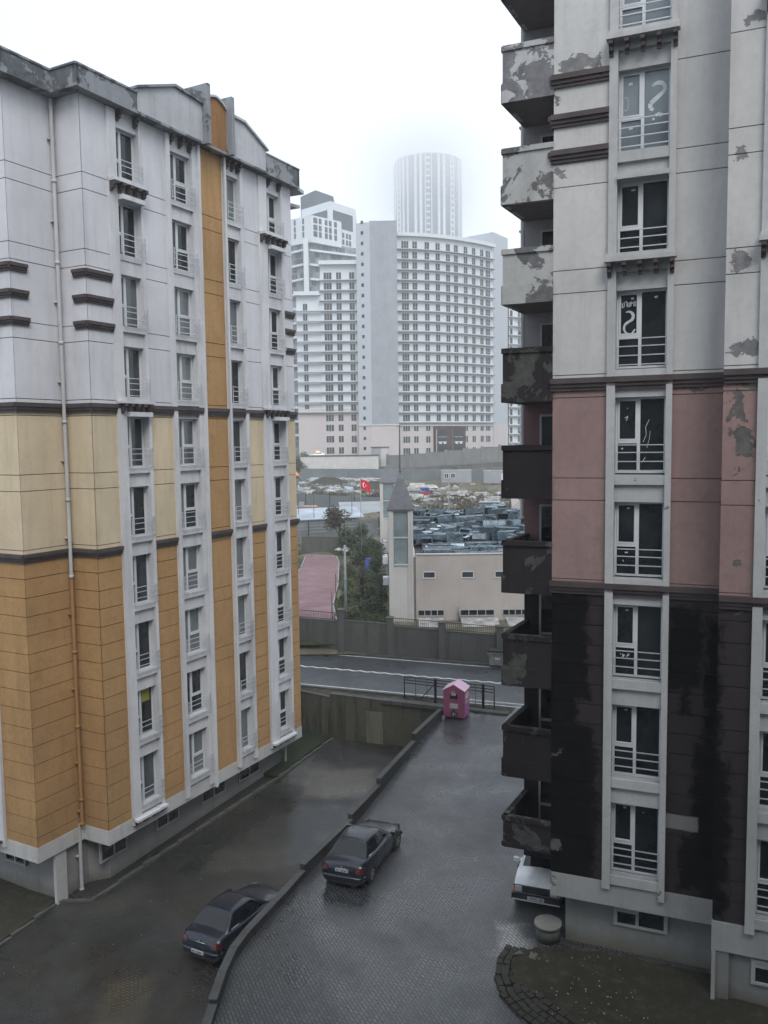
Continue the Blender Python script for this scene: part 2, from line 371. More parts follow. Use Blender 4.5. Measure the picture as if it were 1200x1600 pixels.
M['yard'] = paving('wet_yard_paving', (0.022, 0.0215, 0.019), (0.044, 0.043, 0.038), 0.20, 0.10, R(28), (0.006, 0.006, 0.005), wet=(0.18, 0.6), dirt=(0.033, 0.0305, 0.024), dirtlim=(0.46, 0.56),
                   extra=[(-9.6, -7.9, 24.4, 27.2, (0.13, 0.112, 0.075), 0.45), (-4.2, -0.6, 40.0, 43.0, (0.125, 0.113, 0.085), 0.8), (-4.4, -0.8, 33.8, 39.2, (0.095, 0.105, 0.115), 0.55), (-7.6, -4.2, 33.4, 35.2, (0.085, 0.08, 0.065), 0.5), (-13, -10.2, 30.8, 32.0, (0.08, 0.075, 0.065), 0.45)], spec=0.6)  # the blue-grey patch paints a sky reflection into the paving colour
M['ramp'] = paving('wet_ramp_paving', (0.038, 0.040, 0.042), (0.075, 0.079, 0.082), 0.20, 0.10, R(66), (0.009, 0.010, 0.010), wet=(0.16, 0.50), spec=0.75,
                   extra=[(3.2, 4.0, 22.6, 24.2, (0.30, 0.30, 0.29), 0.8)])
M['road'] = paving('wet_road_paving', (0.056, 0.062, 0.068), (0.082, 0.090, 0.097), 0.20, 0.10, R(-20), (0.016, 0.017, 0.018), wet=(0.25, 0.55), spec=0.6)
M['verge'] = ground('muddy_verge', (0.045, 0.036, 0.026), (0.03, 0.03, 0.018), (0.09, 0.075, 0.06), 1.0)
M['dirt'] = ground('wet_garden_earth', (0.030, 0.026, 0.017), (0.022, 0.022, 0.012), (0.050, 0.044, 0.034), 1.3)
M['grassb'] = ground('grassy_soil', (0.018, 0.026, 0.010), (0.030, 0.032, 0.014), (0.012, 0.018, 0.007), 1.5)
M['field'] = ground('rubble_field_soil', (0.115, 0.10, 0.07), (0.060, 0.065, 0.032), (0.20, 0.18, 0.15), 0.22)
M['bed'] = plain('base_earth', (0.04, 0.036, 0.03), 0.95)

b = MB(); b.box(-255, 315, -60, 860, -9, -3.5); o = b.build('ground', 'bed'); o['kind'] = 'structure'
sheet('yard_paving', frange(-45, 4.2, 50), frange(2, 52, 60), lambda x, y: yardz(x, y), 'yard')
sheet('terrain', [-255, -200, -100] + frange(-60, 100, 41) + [150, 250, 315], frange(56.6, 120, 24) + frange(123, 260, 50) + [400, 700, 860], lambda x, y: fz(y) + (0.15 * math.sin(x * 0.7 + y * 0.4) + 0.1 * math.sin(x * 1.9 - y)) * (1 if 66 < y < 200 else 0), 'field')

# ramp: everything right of the parapet, level with the street
RAMPL = [(-4.55, 2), (-4.47, 19.9), (-4.42, 22.4), (-3.98, 24.1), (-2.75, 27.3), (-1.30, 30.9), (-0.28, 33.9), (1.37, 39.1), (2.96, 43.5)]
b = MB(); b.prism(RAMPL + [(3.4, 45.0), (12, 42), (40, 32), (40, 2)], -3.4, 1.7); o = b.build('ramp_paving', 'ramp'); o['kind'] = 'structure'
ux, uy = 0.9417, -0.3364         # street direction
def rd(s, t): return (-5.18 + ux * s - uy * t * 1.0 * -1 * -1, 49.82 + uy * s + ux * t)  # s along, t across
def rd(s, t): return (-5.18 + ux * s - uy * t, 49.82 + uy * s + ux * t)
# upper ground beside the street, with the retaining wall's line as its front edge
WL = [(-40, 62.0), (-5.6, 49.3), (-3.25, 47.5), (-0.13, 46.5), (3.1, 45.35)]
b = MB(); b.prism(WL + [(3.4, 45.1), (12, 41.9), (60, 24), (60, 40), rd(14, 8.6), rd(0, 8.6), (-40, 71.5)], -3.3, 1.69); o = b.build('verge', 'verge'); o['kind'] = 'structure'
b = MB(); b.prism([rd(-42, -0.35), rd(60, -0.35), rd(60, 7.45), rd(-42, 7.45)], 1.60, 1.704); o = b.build('road', 'road'); o['kind'] = 'structure'
M['paint'] = plain('worn_road_paint', (0.50, 0.51, 0.50), 0.7, var=0.25, scale=5)
b = MB()
b.prism([rd(-40, 0.0), rd(16, 0.0), rd(16, 0.12), rd(-40, 0.12)], 1.70, 1.709); o = b.build('road_edge_line', 'paint'); o['kind'] = 'structure'
b = MB(); b.prism([rd(10.2, -0.55), rd(14.5, -0.55), rd(14.5, -0.43), rd(10.2, -0.43)], 1.70, 1.709)
o = b.build('road_edge_line', 'paint'); o['kind'] = 'structure'
b = MB(); b.prism([rd(-40, 7.05), rd(30, 7.05), rd(30, 7.17), rd(-40, 7.17)], 1.70, 1.709)
o = b.build('road_edge_line', 'paint'); o['kind'] = 'structure'
b = MB(); s = -40.0; k = 0           # zigzag centre line
while s < 30:
    a, c = (0.09, -0.09) if k % 2 else (-0.09, 0.09)
    b.prism([rd(s, 3.75 + a - 0.09), rd(s + 0.42, 3.75 + c - 0.09), rd(s + 0.42, 3.75 + c + 0.09), rd(s, 3.75 + a + 0.09)], 1.70, 1.709)
    s += 0.42; k += 1
o = b.build('road_centre_line', 'paint'); o['kind'] = 'structure'
b = MB(); b.prism([rd(-42, 7.45), rd(60, 7.45), rd(60, 7.6), rd(-42, 7.6)], 1.6, 1.80)
o = b.build('kerb', 'conccap'); o['kind'] = 'structure'
b = MB(); b.prism([rd(-42, -0.5), rd(9.6, -0.5), rd(9.6, -0.36), rd(-42, -0.36)], 1.6, 1.78)
o = b.build('kerb', 'conccap'); o['kind'] = 'structure'
# driveway apron, worn concrete between ramp and street
M['apron'] = ground('worn_apron_concrete', (0.085, 0.088, 0.09), (0.05, 0.052, 0.052), (0.12, 0.12, 0.12), 0.6, rough=0.35, bump=0.2, spec=0.5)
b = MB(); b.prism([(5.6, 41.4), (12, 39.2), (14, 43.0), (7.2, 45.1)], 1.68, 1.706); o = b.build('driveway_apron', 'apron'); o['kind'] = 'structure'

# grass strip and kerb by the left building
GP = [(-3.25, 47.2), (-3.35, 47.0), (-5.75, 42.3), (-9.0, 44.0), (-12, 50), (-9, 51), (-5.7, 49.2)]
b = MB(); b.prism(GP, -2.5, lambda x, y: yardz(x, y) + 0.16); o = b.build('lawn', 'grassb'); o['kind'] = 'structure'
GP2 = [(-12.95, 31.9), (-14.6, 28.6), (-18, 22), (-34, 22), (-34, 40), (-14.5, 36)]
b = MB(); b.prism(GP2, -2.6, lambda x, y: yardz(x, y) + 0.10); o = b.build('flower_bed', 'dirt'); o['kind'] = 'structure'
KL = [(-18.2, 21.6), (-14.4, 28.6), (-13.0, 31.55), (-11.6, 31.6), (-10.3, 34.0), (-5.6, 42.35), (-3.05, 47.1)]
b = MB()
for (a, c) in zip(KL, KL[1:]):
    d = Vector((c[0] - a[0], c[1] - a[1], 0)); L = d.length; nn = max(1, int(L / 1.0)); d.normalize(); nrm = Vector((-d.y, d.x, 0))
    for i in range(nn):
        p = Vector((a[0], a[1], 0)) + d * (L * i / nn + 0.015); q = Vector((a[0], a[1], 0)) + d * (L * (i + 1) / nn - 0.015)
        z = yardz(p.x, p.y) + 0.13 + random.uniform(-.015, .015)
        b.prism([(p.x, p.y), (q.x, q.y), (q.x + nrm.x * .14, q.y + nrm.y * .14), (p.x + nrm.x * .14, p.y + nrm.y * .14)], z - 0.5, z)
o = b.build('kerb', 'conccap'); o['kind'] = 'structure'

# ------------------------------------------------------------------ windows of the two near blocks
def T(k): return 25.8 - 2.8 * k if k >= 0 else 28.6
def french_window(parent, x0, x1, y, zt, zb, flip=False, narrow=False, pane='glass', pane2=None, frame='pvc', rail_y=None, rail_x=None, frac=0.46):
    """two-leaf window: one leaf with a transom, a full-height pane, and a four-bar railing"""
    W = x1 - x0; fw = 0.055
    X = (lambda u: x1 - u) if flip else (lambda u: x0 + u)
    b = MB()
    def bar(u0, u1, z0, z1, f=0.0, dpt=0.07): b.box(X(u0), X(u1), y - f, y + dpt, z0, z1)
    bar(0, fw, zb, zt); bar(W - fw, W, zb, zt); bar(fw, W - fw, zt - fw, zt); bar(fw, W - fw, zb, zb + fw)
    mu = W * frac; zm = zb + 0.80
    bar(mu - 0.04, mu + 0.04, zb + fw, zt - fw, 0.012)
    bar(fw, mu - 0.04, zm, zm + 0.09, 0.012)
    # opening sash round the upper part of the leaf
    s0, s1, t0, t1 = fw, mu - 0.04, zm + 0.09, zt - fw
    bar(s0, s0 + 0.045, t0, t1, 0.02); bar(s1 - 0.045, s1, t0, t1, 0.02); bar(s0 + .045, s1 - .045, t1 - 0.045, t1, 0.02); bar(s0 + .045, s1 - .045, t0, t0 + 0.035, 0.02)
    wn = b.build('window', frame, parent)
    g = MB(); g.box(X(fw), X(mu), y + 0.035, y + 0.045, zb + fw, zt - fw)
    g.build('pane', pane, wn)
    g = MB(); g.box(X(mu), X(W - fw), y + 0.035, y + 0.045, zb + fw, zt - fw)
    g.build('pane', pane2 or pane, wn)
    if rail_y is not None:
        r = MB(); a, c = rail_x or (x0 - 0.06, x1 + 0.06)
        for z in (zb + 0.08, zb + 0.32, zb + 0.56, zb + 0.76):
            r.box(a, c, rail_y - 0.012, rail_y + 0.012, z - 0.013, z + 0.013)
        for xx in (a + 0.03, c - 0.03): r.box(xx - 0.012, xx + 0.012, rail_y - 0.012 + .013, rail_y + 0.012 + .013, zb + 0.02, zb + 0.80)
        r.build('railing', 'rail', wn)
    return wn

def groove_cuts(z0, z1, gz, gap=0.03):
    """z ranges of the panels between grooves"""
    zs = sorted(z for z in gz if z0 + 0.05 < z < z1 - 0.05); out = []; a = z0
    for z in zs: out.append((a, z - gap / 2)); a = z + gap / 2
    out.append((a, z1)); return out
PAIRS = [T(k) + d for k in range(-2, 9) for d in (0.03, 0.64)]
PAIRS = [z for z in PAIRS]
BRICK = lambda step, z0: [z0 + step * i for i in range(40)]

def corbels(parent, x0, x1, n, z, y, proj=0.30, h=0.38, w_=0.13, mat='band'):
    for i in range(n):
        xc = x0 + (x1 - x0) * i / (n - 1)
        b = MB()
        # stepped bracket, widest at the top
        prof = [(y, z), (y - proj, z), (y - proj, z - h * 0.3), (y - proj * 0.62, z - h * 0.42), (y - proj * 0.62, z - h * 0.68), (y - proj * 0.25, z - h * 0.8), (y - proj * 0.2, z - h), (y, z - h)]
        k = len(prof)
        b.add([(xc - w_ / 2, p[0], p[1]) for p in prof] + [(xc + w_ / 2, p[0], p[1]) for p in prof],
              [tuple(range(k)), tuple(range(2 * k - 1, k - 1, -1))] + [(j, (j + 1) % k, (j + 1) % k + k, j + k) for j in range(k)])
        b.build('corbel', mat, parent)

def band(parent, segs, z, mat='band', h=0.34):
    """two-step moulding; segs = plan segments in order, outward on the right"""
    for (a, c) in segs:
        b = MB()
        b.slab(a, c, z - h * 0.42, z, 0.0, 0.15, 0); b.slab(a, c, z - h * 0.72, z - h * 0.42 - 0.002, 0.0, 0.10, 0); b.slab(a, c, z - h, z - h * 0.72 - 0.002, 0.0, 0.06, 0)
        b.build('band', mat, parent)

# ------------------------------------------------------------------ left block
LB = thing('apartment_building', 'long block with white, cream and ochre walls and one full-height ochre strip', 'building', (-10.03, 34.0, 0), R(62))
SK0, SK1 = 0.45, 1.05
CORN = [(-4.45, 14.0), (-4.45, 1.37), (-2.2, 1.37), (-2.2, 0.0), (11.55, 0.0), (11.55, 14.0)]
ins = 0.42
core = [(-4.45 + ins, 14), (-4.45 + ins, 1.37 + ins), (-2.2 + ins, 1.37 + ins), (-2.2 + ins, ins), (11.55 - ins, ins), (11.55 - ins, 14)]
b = MB(); b.prism(core, 0.5, 29.3); b.build('core_wall', 'room', LB)
b = MB(); b.prism([(-3.4, 13), (-3.4, 1.55), (-1.9, 1.55), (-1.3, 0.95), (10.9, 0.95), (10.9, 13)], -2.6, 0.5); 
b.build('basement_wall', 'lbase', LB)
# corner pier of the basement
part('basement_pier', 'lskirt', LB, (-3.62, -3.1, 1.42, 1.56, -2.6, 0.44))

cols = {'W1': (-0.95, 0.87, -0.50, 0.72), 'W2': (2.25, 4.33, 2.48, 3.90), 'W3': (5.97, 7.47, 6.20, 7.25), 'W4': (8.70, 10.70, 9.35, 10.55)}
LMAT = ['lwhite', 'lcream', 'lorange', 'groove', 'lwhite2', 'grooveo']
def shrink(a, c, e=0.035):
    dx, dy = c[0] - a[0], c[1] - a[1]; L = math.hypot(dx, dy)
    return (a[0] + dx / L * e, a[1] + dy / L * e), (c[0] - dx / L * e, c[1] - dy / L * e)
def zone_rows(a, c, b, orange=False):
    """white above 17.9, cream to 12.3, ochre blocks below"""
    Z = [(SK1, 12.0, 2, BRICK(0.71, 1.43)), (12.3, 17.55, 1, PAIRS), (17.9, 29.25, 0, PAIRS)]
    if orange: Z = [(SK1, 12.0, 2, PAIRS), (12.3, 17.55, 2, PAIRS), (17.9, 29.25, 2, PAIRS)]
    for z0, z1, mi, gz in Z:
        b.slab(*shrink(a, c), z0 + .002, z1 - .002, 0.38, -0.028, 5 if mi == 2 else 3)
        for (p, q) in groove_cuts(z0, z1, gz): b.slab(a, c, p, q, 0.0281, 0.0, mi)
b = MB()
zone_rows((-4.45, 14), (-4.45, 5.6), b); zone_rows((-4.45, 3.1), (-4.45, 1.37), b)
zone_rows((-4.45 + .001, 1.37), (-2.2, 1.37), b); zone_rows((-2.2, 1.37 - .001), (-2.2, 0.0), b)
for a, c in ((-2.2, -0.95), (0.87, 2.25), (7.47, 8.70), (10.70, 11.55)): zone_rows((a, 0), (c, 0), b)
zone_rows((4.33, 0), (5.97, 0), b, True)
b.slab((11.55, 0.04), (11.55, 14), SK1, 29.25, 0.38, 0.0, 0)
b.build('wall', LMAT, LB)
b = MB()     # white skirt round the foot of the ochre wall
for a, c in zip(CORN, CORN[1:]): b.slab(a, c, SK0, SK1, 0.38, 0.02, 0)
b.prism([(-4.40, 13), (-4.40, 1.42), (-2.15, 1.42), (-2.15, 0.05), (11.5, 0.05), (11.5, 13)], SK0 + .01, SK0 + 0.06)
b.build('skirt', 'lskirt', LB)
# pilasters and spandrels of the window bays
random.seed(3)
panekinds = ['glassc', 'glass2', 'glassc', 'glassc2', 'glass', 'glassc2', 'glassc', 'glass2']
for nm, (a, c, wa, wc) in cols.items():
    deep = nm in ('W1', 'W4')
    if nm in ('W1', 'W3', 'W4'):
        part('pilaster', 'lwhite2', LB, (a, wa, -0.13, 0.45, SK0 + 0.3, 17.85), (a, wa, -0.09, 0.45, 17.85, 29.2))
        part('pilaster', 'lwhite2', LB, (wc, c, -0.13, 0.45, SK0 + 0.3, 17.85), (wc, c, -0.09, 0.45, 17.85, 29.2))
    if nm == 'W2':
        part('pilaster', 'lwhite2', LB, (a, wa, -0.13, 0.45, SK0 + 0.2, 29.2)); part('pilaster', 'lwhite2', LB, (wc, c - 0.14, -0.08, 0.45, SK0 + 0.2, 29.2)); part('rib', 'lwhite2', LB, (c - 0.14, c, -0.20, 0.45, SK0, 30.0))
    if nm == 'W3':
        part('rib', 'lwhite2', LB, (a - 0.0, a + 0.13, -0.20, -0.131, SK0 + .3, 29.6))
    for k in range(-1, 9):
        zt, zb = T(k), T(k) - 2.03
        nxt = T(k + 1) if k < 8 else SK1 - 0.2
        b = MB(); b.box(wa, wc, 0.02, 0.45, nxt, zb - 0.22)                       # spandrel
        b.box(wa, wc, -0.10 if k not in (0,) else -0.02, 0.45, zb - 0.22, zb)                    # sill
        b.build('spandrel', 'lwhite2', LB)
        if k == -1: part('spandrel', 'lwhite2', LB, (wa, wc, 0.02, 0.45, zt, 29.25))
    for k in ((0, 3) if deep else ()):                                    # the oriel's hood over a recessed window
        part('hood', 'lwhite2', LB, (wa, wc, -0.36, 0.018, T(k) + 0.02, T(k) + 0.20))
    if deep:
        part('ledge', 'lwhite2', LB, (a, c, -0.40, 0.019, 26.42, 26.55)); part('ledge', 'lwhite2', LB, (a, c, -0.36, 0.019, 17.93, 18.03)); part('ledge', 'lwhite2', LB, (a, c, -0.34, 0.019, 0.92, 1.02))
    if deep:
        corbels(LB, a + 0.08, c - 0.08, 5, 26.42, -0.10)
        corbels(LB, a + 0.2, c - 0.2, 5, 17.92, -0.11)
        corbels(LB, a + 0.12, c - 0.12, 4, 0.92, 0.0, h=0.24)
        corbels(LB, wa + 0.15, wc - 0.15, 2, 29.2, -0.0, proj=0.3)
    else:
        corbels(LB, wa + 0.12, wc - 0.12, 3, 29.2, -0.0, proj=0.3)
    for xx in (a + 0.1, c - 0.1): corbels(LB, xx, xx + 0.0001, 2, 29.18, -0.14, proj=0.22, h=0.6, w_=0.16, mat='lwhite2') if False else None
    fl = nm in ('W2', 'W4'); fr = {'W1': 0.42, 'W2': 0.55, 'W3': 0.22, 'W4': 0.55}[nm]
    for k in range(-1, 9):
        pk = random.choice(panekinds); p2 = pk
        if nm == 'W1' and k in (-1, 0, 4): pk = p2 = 'glass'
        if nm == 'W1' and k == 7: p2 = 'glass'
        if nm == 'W2' and k in (-1, 0, 7, 4): pk = 'glass'
        if nm == 'W3' and k in (2, 4): pk = 'glass'
        if nm == 'W4': pk = p2 = random.choice(['glass', 'glass2'])
        yy = 0.24
        french_window(LB, wa, wc, yy, T(k), T(k) - 2.03, flip=fl, pane=pk, pane2=p2, rail_y=-0.20, rail_x=(wa - 0.03, wc + 0.10), frac=fr)
# window bay on the end face, mostly outside the picture
for (p, q) in ((3.1, 3.62), (4.95, 5.6)): b = MB(); b.slab((-4.45, q), (-4.45, p), SK0 + .3, 29.2, 0.45, 0.13); b.build('pilaster', 'lwhite2', LB)
for k in range(-1, 9): b = MB(); b.slab((-4.45, 4.95), (-4.45, 3.62), T(k + 1) if k < 8 else SK1, T(k) - 2.03, 0.45, 0.05); b.build('spandrel', 'lwhite2', LB)
for k in range(-1, 9):
    b = MB(); b.slab((-4.45, 4.95), (-4.45, 3.62), T(k) - 2.03, T(k), -0.2 + 0.45, -0.2); wn = b.build('window', 'glass2', LB)
    f = MB()
    for p, q in ((3.62, 3.68), (4.25, 4.33), (4.89, 4.95)): f.slab((-4.45, q), (-4.45, p), T(k) - 2.03, T(k), 0.2, -0.17)
    f.build('window_frame', 'pvc', wn)
corb = MB(); corb.box(-4.78, -4.47, 3.2, 5.5, 0.92, 1.0); corb.build('ledge', 'band', LB)
# bands
def segs_except(z, skip): 
    out = [((-4.45, 14), (-4.45, 5.6)), ((-4.45, 3.1), (-4.45, 1.30)), ((-4.52, 1.37), (-2.2, 1.37)), ((-2.2, 1.3), (-2.2, -0.08))]
    return out
lo = segs_except(0, 0) + [((-2.28, 0), (-0.95, 0)), ((0.87, 0), (2.25, 0)), ((2.25, -0.0), (4.19 - .0, 0)), ((4.33, 0), (5.97, 0)), ((6.1, 0), (8.70, 0)), ((10.70, 0), (11.6, 0))]
lo = [sg for sg in lo if sg != ((2.25, -0.0), (4.19, 0)) and sg != ((6.1, 0), (8.70, 0))] + [((7.47, 0), (8.70, 0))]
band(LB, lo, 12.30, h=0.32)
hi = segs_except(0, 0) + [((-2.28, 0), (-0.60, 0)), ((0.6, -0.02), (4.15, -0.02)), ((4.33, 0), (5.97, 0)), ((6.12, -0.02), (9.0, -0.02)), ((10.5, -0.02), (11.6, -0.02))]
band(LB, hi, 17.90, h=0.36)
for z in (22.9, 21.95, 20.98):          # three short brown strips at the corners
    band(LB, [((-2.2, 0.62), (-2.2, -0.06)), ((-2.26, 0), (-0.95, 0))], z, h=0.30)
    band(LB, [((-4.45, 3.1), (-4.45, 1.30)), ((-4.51, 1.37), (-3.75, 1.37))], z, h=0.30)
for z in (22.98, 22.12, 21.15): band(LB, [((10.72, 0), (11.6, 0))], z, h=0.30)
# downpipes
def downpipe(parent, x, y, ztop, zbot, zswap=None):
    b = MB(); zs = [ztop]
    z = ztop
    while z > zbot: z = max(zbot, z - 3.0); zs.append(z)
    for z0, z1 in zip(zs, zs[1:]):
        mi = 1 if (zswap and z0 <= zswap) else 0
        b.tube([(x, y, z0), (x, y, z1)], 0.075, 10, mi, False); b.tube([(x, y, z1 + 0.06), (x, y, z1 - 0.06)], 0.095, 10, mi)
        b.box(x - 0.13, x + 0.13, y, y + 0.14, (z0 + z1) / 2, (z0 + z1) / 2 + 0.05, mi)
    return b.build('downpipe', ['pipe', 'pipeo'], parent)
downpipe(LB, -2.42, 1.22, 29.2, 1.2, 12.4)
downpipe(LB, -2.42, 1.40, 1.2, -1.6)
downpipe(LB, 11.05, 0.75, 0.9, -1.4)
# basement windows with grilles
for (a, c) in ((-1.75, -0.45), (1.45, 2.75), (4.5, 6.1), (7.3, 8.9)):
    b = MB(); y = 0.90 + 0.0
    b.box(a - .08, c + .08, y, y + .1, -0.68, -0.60); b.box(a - .08, c + .08, y, y + .1, 0.12, 0.2); b.box(a - .08, a, y, y + .1, -0.6, 0.12); b.box(c, c + .08, y, y + .1, -0.6, 0.12); b.box((a + c) / 2 - .04, (a + c) / 2 + .04, y, y + .1, -0.6, 0.12)
    wn = b.build('basement_window', 'pvcd', LB)
    part('pane', 'glass', wn, (a, c, 0.932, 0.94, -0.6, 0.12))
b = MB(); b.box(-3.55, -3.41, 3.3, 4.5, -0.55, -0.48); b.box(-3.55, -3.41, 3.3, 4.5, 0.0, 0.07); b.box(-3.55, -3.41, 3.3, 3.37, -.48, 0); b.box(-3.55, -3.41, 4.43, 4.5, -.48, 0); b.box(-3.55, -3.41, 3.86, 3.93, -.48, 0)
wn = b.build('basement_window', 'pvcd', LB); part('pane', 'glass', wn, (-3.46, -3.45, 3.37, 4.43, -.48, 0))
# eaves, parapets, fins
b = MB()
EZ = 29.25
path = [(-4.45, 14), (-4.45, 1.37), (-2.2, 1.37), (-2.2, 0), (11.55, 0), (11.55, 6)]
b.prism([(-4.95, 14), (-4.95, 0.87), (-2.70, 0.87), (-2.70, -0.45), (11.75, -0.45), (11.75, 14)], EZ, EZ + 0.10)
b.build('eave', 'eave', LB)
b = MB()      # near part of the parapet, stepped in plan like the wall
Q = [(-4.95, 14), (-4.95, 0.87), (-2.70, 0.87), (-2.70, -0.45), (0.35, -0.45)]
for a, c in zip(Q, Q[1:]): b.slab(a, c, EZ + 0.10, 30.0, 0.18, 0.0); b.slab(a, c, 30.0, 30.08, 0.22, 0.04)
b.build('parapet', 'eave', LB)
b = MB()      # low gable wall up to the first fin
b.vprism([(0.35, EZ + .10), (4.28, EZ + .10), (4.28, 30.9), (2.5, 31.02), (0.35, 30.2)], -0.43, -0.2)
b.build('gable_wall', 'eavew', LB)
b = MB(); b.vprism([(0.30, 30.2), (2.5, 31.02), (4.28, 30.9), (4.28, 31.0), (2.5, 31.12), (0.30, 30.3)], -0.55, -0.1); b.build('coping', 'eave', LB)
for xx in (4.36, 6.02):
    b = MB(); b.box(xx - .10, xx + .10, -0.75, 0.55, EZ - 0.6 if False else EZ, 31.75); b.add([(xx - .1, 0.55, EZ), (xx + .1, 0.55, EZ), (xx + .1, 2.6, 31.2), (xx - .1, 2.6, 31.2), (xx - .1, 0.55, 31.75), (xx + .1, .55, 31.75)], [(0, 1, 2, 3), (4, 3, 2, 5), (0, 3, 4), (1, 5, 2)])
    b.build('roof_fin', 'eave', LB)
b = MB(); n = 8; pr = [(4.46, EZ + .10)] + [(5.92, EZ + .10)] + [(5.92 - 1.46 * i / n, 31.0 + 0.5 * math.sin(math.pi * (0.12 + 0.76 * i / n))) for i in range(n + 1)]
b.vprism(pr, -0.40, -0.15); b.build('ochre_gable', 'eaveo', LB)
b = MB(); pr = [(5.92 - 1.46 * i / n, 31.0 + 0.5 * math.sin(math.pi * (0.12 + 0.76 * i / n))) for i in range(n + 1)]
b.vprism(pr + [(x, z + 0.09) for x, z in reversed(pr)], -0.5, -0.1); b.build('coping', 'eavew', LB)
b = MB(); b.vprism([(6.12, EZ + .10), (8.9, EZ + .10), (8.9, 30.35), (7.2, 31.05), (6.12, 31.05)], -0.43, -0.2); b.build('gable_wall', 'eavew', LB)
b = MB(); b.vprism([(6.12, 31.05), (7.2, 31.05), (9.0, 30.3), (9.0, 30.4), (7.2, 31.16), (6.12, 31.16)], -0.55, -0.1); b.build('coping', 'eavew', LB)
b = MB(); b.slab((8.9, -0.45), (11.75, -0.45), EZ + 0.10, 30.15, 0.18, 0.0); b.slab((11.75, -0.45), (11.75, 5), EZ + .10, 30.15, 0.18, 0); b.slab((8.9, -0.45), (11.75, -0.45), 30.15, 30.22, 0.2, 0.04)
b.build('parapet', 'eave', LB)
b = MB()
b.prism([(11.76, -0.3), (12.7, -0.1), (12.5, 3), (11.76, 3)], 29.25, 29.42); b.prism([(11.56, 0.4), (12.6, 0.1), (12.5, 3), (11.56, 3)], 28.55, 28.70)
b.build('balcony_slab', 'eavew', LB)
# yellow notice in one window and blind bars are part of that window
for o in kids(LB):
    pass
b = MB(); b.box(0.12, 0.56, 0.262, 0.27, T(7) - 0.62, T(7) - 0.08); 
M['yellow'] = plain('yellow_cloth', (0.25, 0.26, 0.04), 0.8)
b.build('yellow_notice', 'yellow', LB)

# ------------------------------------------------------------------ right block
RB = thing('apartment_building', 'close right-hand block with peeling grey, faded pink and dark brown walls and stacked balconies', 'building', (6.715, 22.4, 0), R(-22))
x0, x1, x2 = -2.2, 2.15, 7.5
ZD, ZS = 3.9, 3.2           # foot of the dark zone, foot of the skirt
PF = -0.95                  # forward step of the right part
core = [(x0 + .42, 0.42), (x1 + .1, 0.42), (x1 + .1, PF + .42), (x2, PF + .42), (x2, 14), (x0 + .42, 14)]
b = MB(); b.prism(core, ZS + .05, 36); b.build('core_wall', 'room', RB)
b = MB(); b.prism([(x0 + .37, 0.37), (x1, 0.37), (x1, PF + .02), (x1 + .42, PF + .02), (x1 + .42, PF + .10), (x2, PF + .10), (x2, 12), (x0 + .37, 12)], 0.5, ZS + .04); b.build('basement_wall', 'rbase', RB)
RMAT = ['rwhite', 'rpink', 'rdark', 'groove']
M['grooved'] = plain('wet_dark_joint', (0.006, 0.006, 0.006), 0.8)
RMAT = ['rwhite', 'rpink', 'rdark', 'groove', 'grooved']
def rrows(a, c, b):
    Z = [(ZD, 12.05, 2, BRICK(0.56, 4.46)), (12.38, 17.6, 1, PAIRS), (17.95, 36, 0, PAIRS + [T(-2) - 2.16])]
    for z0, z1, mi, gz in Z:
        b.slab(*shrink(a, c), z0 + .002, z1 - .002, 0.38, -0.025, 4 if mi == 2 else 3)
        for (p, q) in groove_cuts(z0, z1, gz, 0.024): b.slab(a, c, p, q, 0.0251, 0.0, mi)
b = MB()
rrows((x0, 0), (-0.75, 0), b); rrows((0.92, 0), (x1, 0), b); rrows((x1, PF), (2.92, PF), b); rrows((4.75, PF), (x2, PF), b)
for z0, z1, mi in ((ZS, 12.2, 2), (12.2, 17.8, 1), (17.8, 36, 0)): b.slab((x1, 0.3), (x1, PF + .03), z0, z1, 0.3, -0.03, mi)
b.slab((x0, 14), (x0, 0.04), 12.38, 36, 0.38, -0.002, 0); b.slab((x0, 14), (x0, 0.04), ZD, 12.38, 0.38, -0.002, 2)
b.build('wall', RMAT, RB)
b = MB()
b.slab((x0, 2.0), (x0, 0), ZS, ZD, 0.38, 0.01); b.slab((x0 - .01, 0), (x1, 0), ZS, ZD, 0.38, 0.012); b.slab((x1 - .012, PF), (x2, PF), ZS - .12, ZD - .04, 0.4, 0.012)
b.prism([(x0 + .05, 0.05), (x1, 0.05), (x1, 5), (x0 + .05, 5)], ZS + .001, ZS + .05)
b.build('skirt', 'rskirt', RB)
